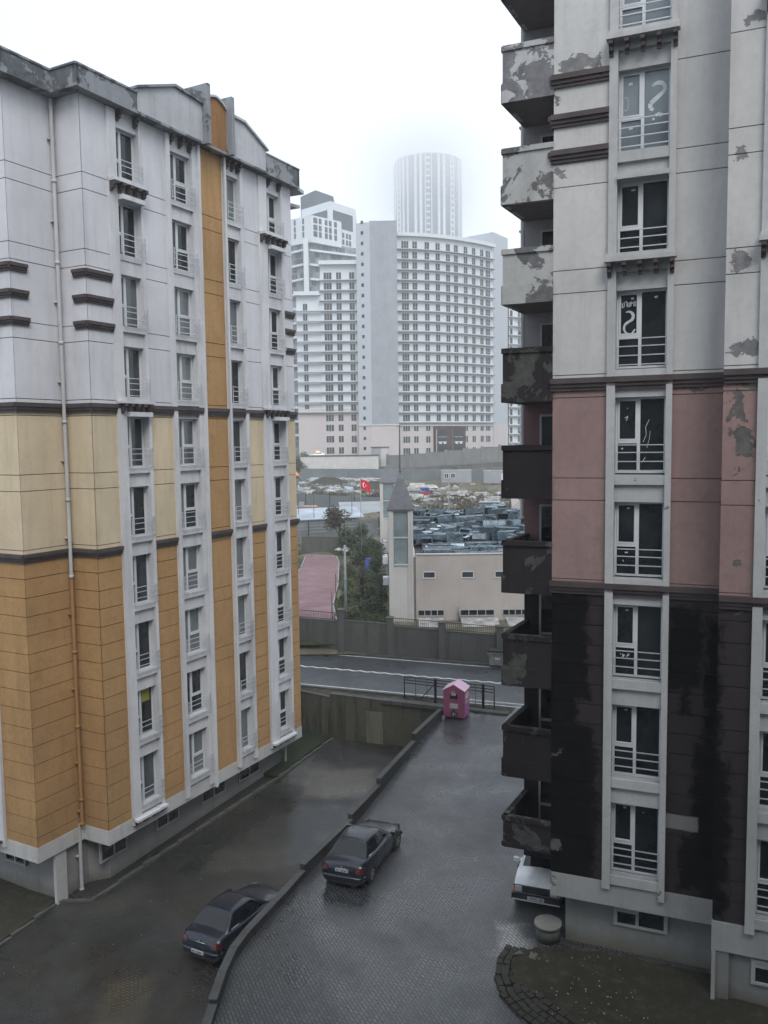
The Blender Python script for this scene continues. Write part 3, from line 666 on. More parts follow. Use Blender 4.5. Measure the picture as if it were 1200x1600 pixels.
for (a, c, wa, wc, y) in ((-0.75, 0.92, -0.53, 0.76, 0.0), (2.92, 4.75, 3.15, 4.45, PF)):
    part('pilaster', 'rframe', RB, (a, wa, y - .10, y + .43, ZD - .18, 36)); part('pilaster', 'rframe', RB, (wc, c, y - .10, y + .43, ZD - .28, 36))
    for k in range(-3, 8):
        zt = 25.8 - 2.8 * k; zb = zt - 2.03; nxt = zt - 2.8 if k < 7 else ZD - .1
        part('spandrel', 'rframe', RB, (wa, wc, y + .02, y + .43, nxt, zb - .30), (wa, wc, y - .07, y + .43, zb - .30, zb - .04))
    for z in (26.5, 20.92):
        b = MB(); b.box(a - .06, c + .06, y - .36, y - .101, z - .02, z + .10); b.box(a - .03, c + .03, y - .30, y - .101, z + .10, z + .20); b.build('ledge', 'rframe', RB)
        corbels(RB, a + .05, c - .05, 5, z - .02, y - .10, proj=0.24, h=0.36, w_=0.11)
    b = MB(); b.box(wa, wc, y - .18, y + .018, T(1) + .02, T(1) + .14); b.build('hood', 'rframe', RB)
    for k in range(-2, 8):
        zt = 25.8 - 2.8 * k; zb = zt - 2.03
        pk, p2 = {-1: ('glassb', 'glassb'), 0: ('glassb', 'glassb')}.get(k, ('glass', 'glass'))
        wn = french_window(RB, wa, wc, y + .20, zt, zb, pane=pk, pane2=p2, rail_y=y - .03, rail_x=(wa - .04, wc + .02), frac=0.46)
        if y == 0.0:
            cm = MB()
            def stroke(pts, w0):
                P = [Vector((p[0], y + .228, p[1])) for p in pts]
                for i in range(len(P) - 1):
                    d = (P[i + 1] - P[i]); q = Vector((-d.z, 0, d.x)).normalized()
                    wa_, wb_ = (w0[i], w0[i + 1]) if isinstance(w0, (list, tuple)) else (w0, w0)
                    cm.add([P[i] - q * wa_, P[i + 1] - q * wb_, P[i + 1] + q * wb_, P[i] + q * wa_], [(0, 1, 2, 3)])
            def arc(cx, cz, rx, rz, a0, a1, n=10): return [(cx + rx * math.cos(R(a0 + (a1 - a0) * i / n)), cz + rz * math.sin(R(a0 + (a1 - a0) * i / n))) for i in range(n + 1)]
            if k == 0:
                stroke(arc(0.44, zt - .52, .17, .15, 150, -60, 10) + [(0.36, zt - .78), (0.26, zt - .86), (0.24, zt - .98), (0.33, zt - 1.03)], [.02, .035, .05, .055, .055, .05, .05, .045, .045, .05, .05, .06, .06, .05, .04, .02])
                stroke([(0.38, zt - 1.18), (0.50, zt - 1.14), (0.52, zt - 1.22)], .045); stroke([(0.3, zt - 1.27), (0.36, zt - 1.25)], .03)
                stroke(arc(-0.36, zt - .78, .06, .18, 130, -130, 10), .008)
                stroke([(-0.30, zt - .30), (-0.20, zt - .29)], .035); stroke([(-0.28, zt - 1.42), (-0.18, zt - 1.41)], .03)
            elif k == 2:
                stroke(arc(-0.24, zt - .66, .13, .13, 120, -80, 8) + arc(-0.22, zt - .96, .13, .15, 110, 280, 8), [.012, .02, .03, .035, .04, .04, .04, .035, .03, .035, .035, .03, .03, .03, .025, .02, .015, .01])
                stroke([(-0.14, zt - 1.1), (-0.06, zt - 1.0)], .02)
                for gx, pts in ((-.40, [(0, .12), (0, 0), (.05, .02), (.05, .14)]), (-.33, [(0, .15), (.05, .15), (.05, .02)]), (-.255, [(0, .13), (0, .02), (.045, .02), (.045, .13)]), (-.18, [(0, .02), (0, .14), (.05, .11), (.0, .08)]), (-.10, [(0, .14), (.045, .14), (.045, .03), (0, .03), (0, .14)])):
                    stroke([(gx + p[0], zt - .42 + p[1]) for p in pts], .011)
                stroke([(-.17, zt - .20), (-.10, zt - .19)], .03); stroke([(0.42, zt - .20), (0.50, zt - .19)], .025)
            elif k == 3:
                stroke([(0.18, zt - 1.2), (0.26, zt - 1.0), (0.24, zt - .8), (0.33, zt - .6)], .006); stroke([(0.28, zt - 1.35), (0.34, zt - 1.1), (0.36, zt - .9)], .005)
                stroke([(-.30, zt - .55), (-.22, zt - .50), (-.26, zt - .62)], .01); stroke([(-.24, zt - .3), (-.23, zt - .28)], .01)
                stroke([(-.38, zt - 1.38), (-.34, zt - 1.36)], .02); stroke([(.16, zt - 1.75), (.24, zt - 1.6)], .008)
            elif k in (4, 5, 6, 7):
                stroke([(-.22, zt - .19), (-.14, zt - .18)], .022)
                if k == 7: stroke([(.30, zt - .26), (.33, zt - .25)], .015)
                if k == 5: 
                    for q in range(7): qx = random.uniform(-.38, -.1); stroke([(qx, zt - 1.45 + random.uniform(-.06, .05)), (qx + .03, zt - 1.43)], .014)
                if k == 4: stroke([(-.26, zt - 1.40), (-.18, zt - 1.39)], .02); stroke([(-.30, zt - 1.6), (-.30, zt - 1.65)], .01)
            else:
                stroke([(-.2, zt - .2), (-.1, zt - .19)], .02)
            cm.build('chalk_marks', 'chalk', wn)
# bands
for z in (12.38, 17.95):
    band(RB, [((x0 - .05, 0), (x1, 0)), ((x1 - .0, PF), (x2, PF))], z, h=0.34)
for z in (25.92, 24.90, 23.98): band(RB, [((x0, 0.4), (x0, -0.05)), ((x0 - .06, 0), (-0.75, 0))], z, h=0.32)
# basement windows
for (a, c, y, z0, z1) in ((-0.36, 0.90, 0.37, 2.55, 3.0), (3.2, 4.4, PF + .10, 2.4, 2.9)):
    b = MB(); f = .07
    b.box(a - .1, c + .1, y - .05, y + .02, z0 - f, z0); b.box(a - .1, a, y - .05, y + .02, z0, z1 + .1); b.box(c, c + .1, y - .05, y + .02, z0, z1 + .1); b.box(a, c, y - .05, y + .02, z1, z1 + .1); b.box(a + .5, a + .58, y - .04, y + .02, z0, z1); b.box(a, a + .5, y - .03, y + .02, z1 - .12, z1)
    wn = b.build('basement_window', 'pvcd', RB); part('pane', 'glass', wn, (a, c, y - .01, y - .002, z0, z1))
# recessed wall with the balcony doors
RD = 2.0
b = MB()
for z0, z1, mi in ((ZS, 12.4, 2), (12.4, 17.9, 1), (17.9, 36, 0)): b.slab((-3.42, RD), (x0 - .002, RD), z0, z1, 3, 0, mi)
b.build('recessed_wall', ['rec_w', 'rec_p', 'rec_d'], RB)
downpipe(RB, -3.50, RD + .12, 36, 13.9)
rims = [26.95 + 2.7 * (-i) for i in range(-2, 9)]      # balcony rim heights
for i, zr in enumerate(rims):
    k = i - 2; dark = k >= 3
    # door
    b = MB(); dz0 = zr - 1.2; a, c = -2.95, -2.28
    b.box(a, a + .06, RD - .06, RD - .001, dz0, dz0 + 2.1); b.box(c - .06, c, RD - .06, RD - .001, dz0, dz0 + 2.1); b.box(a + .06, c - .06, RD - .06, RD - .001, dz0 + 2.04, dz0 + 2.1); b.box(a + .06, c - .06, RD - .06, RD - .001, dz0, dz0 + .1); b.box(a + .06, c - .06, RD - .06, RD - .001, dz0 + .8, dz0 + .88)
    dr = b.build('balcony_door', 'pvcd', RB); part('pane', 'glass', dr, (a + .06, c - .06, RD - .03, RD - .02, dz0 + .1, dz0 + 2.04))
    # parapet: upper panel and, a step prouder, the slab edge below
    mo = ('balw', 'balw', 'balw', 'balm', 'balm', 'bald2', 'bald2', 'bald', 'bald', 'bald2', 'bald', 'bald')[i] if not dark else ('bald2' if k in (4, 7) else 'bald')
    P = [(-3.40, RD), (-3.60, 0.0), (x0, 0.0)]
    b = MB()
    zl = zr - 0.98; zb = zr - 1.50
    if i == len(rims) - 1: zl = zr - .80; zb = zr - 0.93
    for a, c in zip(P, P[1:]):
        b.slab(a, c, zl, zr - .14, 0.10, 0.0, 0); b.slab(a, c, zr - .14, zr, 0.13, 0.045, 0); b.slab(a, c, zb, zl, 0.10, 0.05 if k != 1 else .06, 0)
    bal = b.build('balcony', [mo, 'balind' if dark else 'balin'], RB)
    b = MB(); b.prism([(-3.38, RD - .01), (-3.50, 0.12), (x0 - .001, 0.12), (x0 - .001, RD - .01)], zb + .005, max(zr - 1.25, zb + .06)); b.build('balcony_floor', 'balind' if dark else 'balin', bal)
part('boundary_rib', 'rskirt', RB, (x1 + .0, x1 + .10, PF - .012 - .02, PF + .0, 1.2, ZS - .13))

# the block the picture is taken from, behind the viewpoint
HB = thing('apartment_building', 'grey block behind the viewpoint that shades the yard', 'building', (0, -1.6, 0), 0)
b = MB(); b.box(-34, -0.0 + 40, -12, 0, -3, 34); b.build('wall', 'rskirt', HB)
b = MB()
for k in range(0, 11):
    for i in range(18):
        xx = -32 + i * 4
        b.box(xx, xx + 1.3, 0.001, 0.02, 1.4 + 2.8 * k, 3.4 + 2.8 * k)
o = b.build('window_rows', 'glass', HB); o['kind'] = 'stuff'

# ------------------------------------------------------------------ parapet between yard and ramp
PW = thing('parapet_wall', 'long stepped concrete parapet between the sunken yard and the ramp', 'wall', (0, 0, 0))
def wall_run(parent, pts, ztops, th=0.17, zb=-2.6, mats=('concrete', 'conccap'), name='wall_section', cap=0.03):
    for i, (a, c) in enumerate(zip(pts, pts[1:])):
        zt = ztops[i]; z1, z2 = zt if isinstance(zt, tuple) else (zt, zt)
        dx, dy = c[0] - a[0], c[1] - a[1]; L = math.hypot(dx, dy); nx, ny = dy / L, -dx / L
        q = [a, c, (c[0] - nx * th, c[1] - ny * th), (a[0] - nx * th, a[1] - ny * th)]
        zz = [z1, z2, z2, z1]
        b = MB()
        b.add([(p[0], p[1], zb) for p in q] + [(p[0], p[1], h) for p, h in zip(q, zz)], [(0, 3, 2, 1), (0, 1, 5, 4), (1, 2, 6, 5), (2, 3, 7, 6), (3, 0, 4, 7), (4, 5, 6, 7)], 0)
        e = 0.03
        q2 = [(a[0] + nx * e, a[1] + ny * e), (c[0] + nx * e, c[1] + ny * e), (c[0] - nx * (th + e), c[1] - ny * (th + e)), (a[0] - nx * (th + e), a[1] - ny * (th + e))]
        b.add([(p[0], p[1], h) for p, h in zip(q2, zz)] + [(p[0], p[1], h + cap) for p, h in zip(q2, zz)], [(0, 3, 2, 1), (0, 1, 5, 4), (1, 2, 6, 5), (2, 3, 7, 6), (3, 0, 4, 7), (4, 5, 6, 7)], 1)
        b.build(name, list(mats), parent)
pp = [(-4.5, 19.0), (-4.47, 20.4), (-4.46, 21.6), (-4.36, 22.7), (-4.12, 23.6), (-3.75, 24.6), (-3.25, 25.9), (-2.82, 27.1), (-1.36, 30.75), (-0.30, 33.85), (1.37, 39.1), (2.96, 43.5)]
zt = [(1.92, 1.94), (2.06, 2.02), (2.02, 1.99), (1.99, 1.97), (1.97, 1.95), (1.95, 1.94), (1.94, 1.93), (2.14, 2.00), (2.20, 2.04), (2.30, 1.98), (2.32, 2.10)]
wall_run(PW, pp, zt, mats=('parap', 'parcap'))

# ------------------------------------------------------------------ retaining wall at the end of the yard
RWALL = thing('retaining_wall', 'stained concrete retaining wall at the far end of the yard below the road', 'wall', (0, 0, 0))
wall_run(RWALL, [(-5.9, 49.2), (-3.25, 47.25)], [(1.62, 1.66)], th=.3, mats=('yardwall', 'conccap'))
wall_run(RWALL, [(-3.25, 47.25), (-0.13, 46.25)], [(1.86, 1.72)], th=.3, mats=('yardwall', 'conccap'))
wall_run(RWALL, [(-0.13, 46.25), (3.1, 45.1)], [(1.72, 1.60)], th=.3, mats=('yardwall', 'conccap'))
wall_run(RWALL, [(-14, 52.5), (-5.9, 49.2)], [(1.62, 1.62)], th=.3, mats=('yardwall', 'conccap'))
# a poured panel slightly proud, paler
M['poured'] = plaster('paler_poured_concrete', (0.17, 0.165, 0.12), 0.3, 0.0, streak=0.7, seed=81, grimecol=(0.07, 0.07, 0.05))
b = MB(); 
a, c = Vector((-1.15, 46.58, 0)), Vector((-0.2, 46.27, 0)); b.slab((a.x, a.y), (c.x, c.y), -0.9, 1.05, 0.0, 0.05); b.build('poured_patch', 'poured', RWALL)

# ------------------------------------------------------------------ wall across the street with pillars and iron fence
CW = thing('boundary_wall', 'low concrete wall with square pillars across the street in front of the beige hall', 'wall', (0, 0, 0))
pcs = [(-14.0, 60.4), (-8.0, 58.7), (-3.05, 57.05), (0.32, 56.2), (3.78, 55.3), (7.5, 54.2), (11.3, 53.1), (16, 51.5)]
tops = [4.05, 4.05, 4.02, 3.75, 3.60, 3.50, 3.4]
fr_ = MB()
for i, (a, c) in enumerate(zip(pcs, pcs[1:])):
    wall_run(CW, [a, c], [(tops[i], tops[i] - .12)], th=.25, zb=1.5, cap=.04)
for i, p in enumerate(pcs):
    b = MB(); z = tops[min(i, len(tops) - 1)] + (.75 if i in (2,) else .6)
    b.box(p[0] - .22, p[0] + .22, p[1] - .24, p[1] + .34, 1.5, z, 0); b.box(p[0] - .26, p[0] + .26, p[1] - .28, p[1] + .38, z, z + .06, 1)
    b.build('pillar', ['concrete', 'conccap'], CW)
for i, (a, c) in enumerate(zip(pcs, pcs[1:])):
    b = MB(); n = int(math.hypot(c[0] - a[0], c[1] - a[1]) / .13); z0 = tops[i] + .0
    A = Vector((a[0], a[1] + .12, 0)); C = Vector((c[0], c[1] + .12, 0))
    for zz in (.12, .58): b.tube([A + Vector((0, 0, z0 + zz)), C + Vector((0, 0, z0 + zz - .12))], .02, 4)
    for j in range(1, n):
        p = A.lerp(C, j / n); b.tube([p + Vector((0, 0, z0 + .04 - .12 * j / n)), p + Vector((0, 0, z0 + .64 - .12 * j / n))], .011, 4)
    b.build('iron_fence', 'black', CW)

# ------------------------------------------------------------------ black gate lying open along the street
GT = thing('sliding_gate', 'long black tubular gate standing between the pink bin and the street', 'gate', (0, 0, 0))
A = Vector((1.03, 46.45, 1.75)); C = Vector((5.85, 44.45, 1.72)); up = Vector((0, 0, 1))
b = MB()
for h in (0.06, 0.95, 1.12, 1.28): b.tube([A + up * h, C + up * h], .028, 6)
for f in (0, 1): p = A.lerp(C, f); b.tube([p + up * .03, p + up * 1.3], .035, 6)
b.build('gate_frame', 'black', GT)
for f in (.13, .26, .52, .66, .80):
    p = A.lerp(C, f); b = MB(); b.tube([p + up * .06, p + up * 1.28], .016, 5); b.build('bar', 'black', GT)
for f in (.36, .885):
    p = A.lerp(C, f) + Vector((-.03, -.08, 0)); b = MB(); b.box(p.x - .07, p.x + .07, p.y - .05, p.y + .05, 1.6, 3.12); b.build('gate_post', 'black', GT)
b = MB(); b.tube([A.lerp(C, .18) + up * .08, A.lerp(C, .35) + up * 1.1], .028, 6); b.build('brace', 'black', GT)
b = MB(); p = A.lerp(C, 0.6) + up * 1.3; b.box(p.x - .2, p.x + .2, p.y - .08, p.y + .08, p.z - .05, p.z + .12); b.build('gate_motor_box', 'black', GT)
# bed that carries the gate
b = MB(); b.slab((-0.2, 46.4), (6.5, 43.7), 1.6, 1.80, .2, .25); KB = b.build('kerb', 'conccap'); KB['kind'] = 'structure'

# ------------------------------------------------------------------ pink clothes bin
M['pink'] = plaster('faded_pink_painted_metal', (0.34, 0.105, 0.19), 0.3, 0, streak=0.3, seed=91, rough=0.5, grimecol=(0.22, 0.06, 0.12))
M['pinkl'] = plaster('pale_pink_roof_metal', (0.72, 0.46, 0.58), 0.15, 0, streak=0.2, seed=92, rough=0.4, grimecol=(0.5, 0.3, 0.4))
M['cream'] = plain('cream_sticker', (0.50, 0.45, 0.42), 0.6, var=.25, scale=8)
M['dkprint'] = plain('dark_printed_picture', (0.06, 0.04, 0.05), 0.6, var=.9, scale=9)
M['mauve'] = plain('mauve_print', (0.26, 0.08, 0.24), 0.6, var=.4, scale=6)
PB = thing('donation_bin', 'pink gable-roofed clothes donation bin at the end of the parapet', 'donation bin', (3.72, 43.55, 1.7), R(-20))
def house(b, w_, d_, z0, ze, zr, mi=0): b.vprism([(-w_ / 2, z0), (w_ / 2, z0), (w_ / 2, ze), (0, zr), (-w_ / 2, ze)], -d_ / 2, d_ / 2, mi)
b = MB(); house(b, 1.14, 1.05, 0.10, 1.52, 1.84); b.build('body', 'pink', PB)
b = MB()
for sx in (-1, 1): b.add([(0, -.56, 1.87), (0, .56, 1.87), (sx * .62, .56, 1.53), (sx * .62, -.56, 1.53), (0, -.56, 1.84), (0, .56, 1.84), (sx * .60, .56, 1.50), (sx * .60, -.56, 1.50)], [(0, 1, 2, 3), (7, 6, 5, 4), (0, 3, 7, 4), (3, 2, 6, 7), (2, 1, 5, 6)])
b.build('roof', 'pinkl', PB)
part('chute', 'black', PB, (-.20, .20, -.56, -.53, 1.10, 1.36))
b = MB(); b.box(-.13, .13, -.60, -.565, 1.28, 1.40); b.tube([(-.1, -.59, 1.44), (0, -.6, 1.5), (.1, -.59, 1.44)], .02, 5); b.build('chute_flap', 'cream', PB)
part('seam', 'mauve', PB, (-.575, .575, -.535, -.526, .90, .915))
part('sticker', 'cream', PB, (-.22, .22, -.536, -.527, .58, .84))
b = MB()
b.add([(-.18, -.54, .14), (.2, -.54, .14), (.22, -.54, .34), (.08, -.54, .46), (.02, -.54, .56), (-.1, -.54, .48), (-.2, -.54, .3)], [(0, 1, 2, 3, 4, 5, 6)]); b.build('printed_picture', 'dkprint', PB)
b = MB(); b.add([(-.08, -.545, .2), (.0, -.545, .2), (.03, -.545, .32), (-.03, -.545, .37)], [(0, 1, 2, 3)]); b.add([(.06, -.545, .24), (.12, -.545, .22), (.13, -.545, .36)], [(0, 1, 2)]); b.build('printed_highlights', 'cream', PB)
b = MB(); n = 16; vs = [(.576, 0 + .32 * math.cos(2 * math.pi * i / n), 1.18 + .2 * math.sin(2 * math.pi * i / n)) for i in range(n)]; b.add(vs, [tuple(range(n))]); b.build('round_emblem', 'cream', PB)
part('side_print', 'cream', PB, (.571, .577, -.35, .1, .86, .92), (.571, .577, -.2, .3, .78, .83))
part('side_picture', 'mauve', PB, (.571, .576, -.42, .42, .2, .70))
part('base_frame', 'black', PB, (-.5, .5, -.45, .45, 0.0, .10))

# ------------------------------------------------------------------ grey wheeled dumpster across the street
M['galv'] = plain('dull_galvanised_metal', (0.22, 0.225, 0.23), 0.5, 0.4, var=.3, scale=4)
DU = thing('dumpster', 'small grey metal wheeled dumpster by the wall across the street', 'dumpster', (7.25, 52.95, 1.78), R(-18))
b = MB(); b.vprism([(-.50, .18), (.50, .18), (.58, 1.0), (-.58, 1.0)], -.42, .42); b.build('body', 'galv', DU)
part('lid', 'black', DU, (-.60, .60, -.46, .46, 1.0, 1.12))
part('rim', 'galv', DU, (-.62, .62, -.48, -.43, .92, 1.0)); part('label', 'cream', DU, (-.16, .18, -.435, -.43, .55, .68))
for sx in (-.4, .4):
    for sy in (-.3, .3): b = MB(); b.tube([(sx - .04, sy, .1), (sx + .04, sy, .1)], .1, 10); b.build('wheel', 'black', DU)
for sx in (-1, 1): b = MB(); b.tube([(sx * .6, -.2, .8), (sx * .7, -.2, .8), (sx * .7, .2, .8), (sx * .6, .2, .8)], .02, 5); b.build('handle', 'galv', DU)

# ------------------------------------------------------------------ cars
M['tyre'] = plain('tyre_rubber', (0.012, 0.012, 0.012), 0.85)
M['rim'] = plain('alloy_rim', (0.30, 0.31, 0.32), 0.35, 0.7)
M['rimd'] = plain('dull_steel_rim', (0.10, 0.10, 0.10), 0.5, 0.5)
def carpaint(name, col, rough=0.3, metal=0.15):
    t = NT(name); n1 = t.noise(30, 3)
    drops = t.ramp(t.noise(55, 2), 0.56, 0.66)
    t.set(Base_Color=t.mix(t.ramp(t.noise(1.2, 5), .3, .7), sc(col, .8), sc(col, 1.2)), Metallic=metal, Roughness=t.lerp(drops, rough, rough * .4), Coat_Weight=0.35, Coat_Roughness=0.08)
    t.bump(drops, 0.15, 0.003); return t.m
M['navy'] = carpaint('dark_blue_car_paint', (0.008, 0.012, 0.022))
M['slate'] = carpaint('slate_blue_car_paint', (0.010, 0.014, 0.021))
M['carwhite'] = carpaint('aged_white_car_paint', (0.74, 0.75, 0.76), .35, 0.0)
M['silver'] = carpaint('silver_car_paint', (0.36, 0.39, 0.42), .35, 0.4)
M['darkcar'] = carpaint('dark_grey_car_paint', (0.05, 0.055, 0.06))
M['orangecar'] = carpaint('orange_paint', (0.65, 0.22, 0.03), .4, 0.0)
M['cglass'] = glass('car_glass', (0.008, 0.010, 0.012), 0.3, rough=0.03, spec=0.5)
M['redlamp'] = plain('red_tail_lamp', (0.085, 0.010, 0.012), 0.25, coat=.6)
M['clearlamp'] = plain('clear_headlamp', (0.42, 0.43, 0.45), 0.15, coat=.6)
M['plate'] = plain('white_number_plate', (0.45, 0.46, 0.48), 0.5)
M['trim'] = plain('black_plastic_trim', (0.018, 0.018, 0.02), 0.6)
M['chrome'] = plain('chrome_strip', (0.5, 0.5, 0.5), 0.2, 0.9)
def car(label, loc, rz, paint, L=4.4, W=1.74, H=1.44, kind='sedan', group=None, detail=True, rim='rim', mirrors=True):
    """x forward. lofted hull, greenhouse with glass, wheels, lamps, plates"""
    t = thing('parked_car', label, 'car', loc, rz, group)
    h = L / 2; w2 = W / 2
    # stations: x, half width factor, belt z, deck z (centre), sill z
    if kind == 'sedan':
        st = [(-h, .80, .62, .66, .34), (-h + .05, .90, .80, .86, .24), (-h + .18, .95, .93, 1.00, .20), (-h + .55, .985, .96, 1.03, .19), (-h + 1.1, 1.0, .96, 1.0, .18), (-.3, 1.0, .94, .98, .18), (h - 1.55, 1.0, .92, .97, .18), (h - 1.0, .985, .86, .93, .18), (h - .45, .96, .76, .84, .19), (h - .15, .88, .66, .72, .22), (h, .74, .50, .54, .34)]
        g = dict(xb0=-h + .52, xt0=-h + 1.10, xt1=h - 2.15, xb1=h - 1.30, zb0=1.02, zb1=.95)
    elif kind == 'old':      # boxy 1980s hatchback
        st = [(-h, .90, .80, .82, .35), (-h + .06, .95, .90, .92, .24), (-h + .5, .98, .92, .94, .22), (-.2, 1.0, .90, .93, .20), (h - .8, 1.0, .88, .92, .20), (h - .4, .97, .84, .88, .20), (h - .08, .93, .76, .80, .22), (h, .90, .66, .68, .34)]
        g = dict(xb0=-h + .12, xt0=-h + .55, xt1=h - 1.45, xb1=h - .82, zb0=.93, zb1=.90)
    b = MB(); ring = []
    for (x, wf, zb, zd, zs) in st:
        w_ = w2 * wf
        ring.append([(x, -w_ * .86, zs), (x, -w_ * .97, zs + .08), (x, -w_, (zs + zb) / 2), (x, -w_ * .985, zb - .10), (x, -w_ * .93, zb), (x, -w_ * .78, zb + (zd - zb) * .6), (x, -w_ * .4, zd), (x, 0, zd + .012),
                     (x, w_ * .4, zd), (x, w_ * .78, zb + (zd - zb) * .6), (x, w_ * .93, zb), (x, w_ * .985, zb - .10), (x, w_, (zs + zb) / 2), (x, w_ * .97, zs + .08), (x, w_ * .86, zs)])
    n = len(ring[0]); vs = [p for r_ in ring for p in r_]
    fs = [(i * n + j, i * n + (j + 1) % n, (i + 1) * n + (j + 1) % n, (i + 1) * n + j) for i in range(len(ring) - 1) for j in range(n)]
    b.add(vs, fs, 0, True); k = len(vs)
    b.f.append(list(range(n))); b.mi.append(0); b.sm.append(True); b.f.append([k - 1 - j for j in range(n)]); b.mi.append(0); b.sm.append(True)
    # greenhouse
    wb, wt = w2 * .90, w2 * .66
    xb0, xt0, xt1, xb1, zb0, zb1 = (g[q] for q in ('xb0', 'xt0', 'xt1', 'xb1', 'zb0', 'zb1'))
    zr = H
    def gp(u, v, s_):   # u 0..1 back to front, v 0..1 up, side
        xb = xb0 + (xb1 - xb0) * u; xt = xt0 + (xt1 - xt0) * u; zbase = zb0 + (zb1 - zb0) * u - .05
        crown = .05 * (1 - (2 * u - 1) ** 2)
        bulge = .04 * math.sin(math.pi * v)
        x = xb + (xt - xb) * v; z = zbase + (zr - .05 - zbase + crown) * v
        y = (wb + (wt - wb) * v + bulge) * (1 - .06 * (2 * u - 1) ** 2 * 1) * s_
        return (x, y, z)
    U = [0, .12, .3, .5, .7, .88, 1]; V = [0, .35, .7, .9, 1]
    vs = []; 
    for u in U: 
        col_ = [gp(u, v, -1) for v in V]; top = gp(u, 1, -1)
        mid = [(top[0], top[1] * q, top[2] + .035 * (1 - q * q)) for q in (.6, .2, -.2, -.6)]
        vs += col_ + mid + [gp(u, v, 1) for v in reversed(V)]
    m_ = len(V) * 2 + 4
    fs = [(i * m_ + j, i * m_ + j + 1, (i + 1) * m_ + j + 1, (i + 1) * m_ + j) for i in range(len(U) - 1) for j in range(m_ - 1)]
    b.add(vs, fs, 0, True)
    k0 = len(b.v) - len(vs)
    b.f.append([k0 + j for j in range(m_)]); b.mi.append(0); b.sm.append(False)
    b.f.append([k0 + (len(U) - 1) * m_ + j for j in range(m_ - 1, -1, -1)]); b.mi.append(0); b.sm.append(False)
    body = b.build('body', [paint], t)
    # glass, a few millimetres proud of the greenhouse
    def gl(name, quad, off):
        vs = [tuple(Vector(p) + Vector(off)) for p in quad]
        b = MB(); b.add(vs, [tuple(range(len(vs)))], 0); return b.build(name, 'cglass', t)
    def endglass(name, u, off, e=.10):
        pl, pr = gp(u, e, -1), gp(u, e, 1); tl, tr = gp(u, .93, -1), gp(u, .93, 1); ml, mr = gp(u, .5, -1), gp(u, .5, 1)
        sh = lambda p, q: (p[0], p[1] * q, p[2])
        return gl(name, [sh(pl, .92), sh(pr, .92), sh(mr, .92), sh(tr, .92), (tr[0], tr[1] * .5, tr[2] + .02), (tl[0], tl[1] * .5, tl[2] + .02), sh(tl, .92), sh(ml, .92)], off)
    endglass('rear_window', 0, (-.012, 0, .006)); endglass('windscreen', 1, (.012, 0, .006))
    for s_ in (-1, 1):
        for (u0, u1, v0_) in ((.10, .45, .14), (.49, .88, .14)):
            q = [gp(u0, v0_, s_), gp(u1, v0_, s_), gp(u1, .5, s_), gp(min(u1, .97), .88, s_), gp(u0, .88, s_), gp(u0, .5, s_)]
            b = MB(); vs = [(p[0], p[1] + .010 * s_, p[2]) for p in q]
            b.add(vs, [(0, 1, 2, 5), (5, 2, 3, 4)], 0, True); b.build('side_window', 'cglass', t)
        if detail:
            b = MB(); p, q = gp(.10, .10, s_), gp(.88, .10, s_)
            b.tube([(p[0], p[1] + .012 * s_, p[2]), (q[0], q[1] + .012 * s_, q[2])], .012, 4); b.build('window_trim', 'chrome', t)
            for xx in (-.55, .35):
                b = MB(); b.box(xx, xx + .16, s_ * w2 * .985, s_ * (w2 * .985 + .03), .80, .83); b.build('door_handle', paint, t)
            for xx in (-.92, .0, .95):
                b = MB(); b.box(xx - .006, xx + .006, s_ * (w2 * .90), s_ * (w2 + .003), .30, .88); b.build('door_gap', 'trim', t)
    # wheels with dark arches
    for sx in (-h + .85, h - .80):
        for s_ in (-1, 1):
            b = MB(); b.tube([(sx, s_ * (w2 - .16), .33), (sx, s_ * (w2 + .004), .33)], .385, 20); b.build('wheel_arch', 'trim', t)
            b = MB(); b.tube([(sx, s_ * (w2 - .2), .31), (sx, s_ * (w2 - .005), .31), (sx, s_ * (w2 + .018), .31)], [.31, .31, .285], 20); wh = b.build('wheel', 'tyre', t)
            b = MB(); b.tube([(sx, s_ * (w2 + .016), .31), (sx, s_ * (w2 + .024), .31)], .205, 16)
            r1 = b.build('rim', rim, wh)
            if detail:
                for q in range(5):
                    a_ = 2 * math.pi * q / 5 + .3
                    b = MB(); cx, cz = sx + .13 * math.cos(a_), .31 + .13 * math.sin(a_)
                    b.tube([(cx, s_ * (w2 + .020), cz), (cx, s_ * (w2 + .0275), cz)], .045, 6); b.build('rim_opening', 'trim', wh)
    # lamps, bumpers, plates
    if kind == 'sedan':
        for s_ in (-1, 1):
            b = MB(); b.add([(-h + .015, s_ * w2 * .60, .70), (-h + .015, s_ * w2 * .86, .70), (-h + .20, s_ * w2 * .985, .71), (-h + .24, s_ * w2 * .96, .88), (-h + .07, s_ * w2 * .84, .88), (-h + .07, s_ * w2 * .64, .86)], [(0, 1, 4, 5), (1, 2, 3, 4)]); 
            for i in range(6): v = b.v[i]; b.v[i] = (v[0] - .03, v[1] * 1.015, v[2])
            b.build('tail_lamp', 'redlamp', t)
            b = MB(); b.add([(h - .06, s_ * w2 * .5, .56), (h - .10, s_ * w2 * .80, .58), (h - .34, s_ * w2 * .97, .64), (h - .38, s_ * w2 * .93, .74), (h - .17, s_ * w2 * .8, .72), (h - .13, s_ * w2 * .55, .68)], [(0, 1, 4, 5), (1, 2, 3, 4)])
            for i in range(6): v = b.v[i]; b.v[i] = (v[0] + .035, v[1] * 1.01, v[2] + .01)
            b.build('headlamp', 'clearlamp', t)
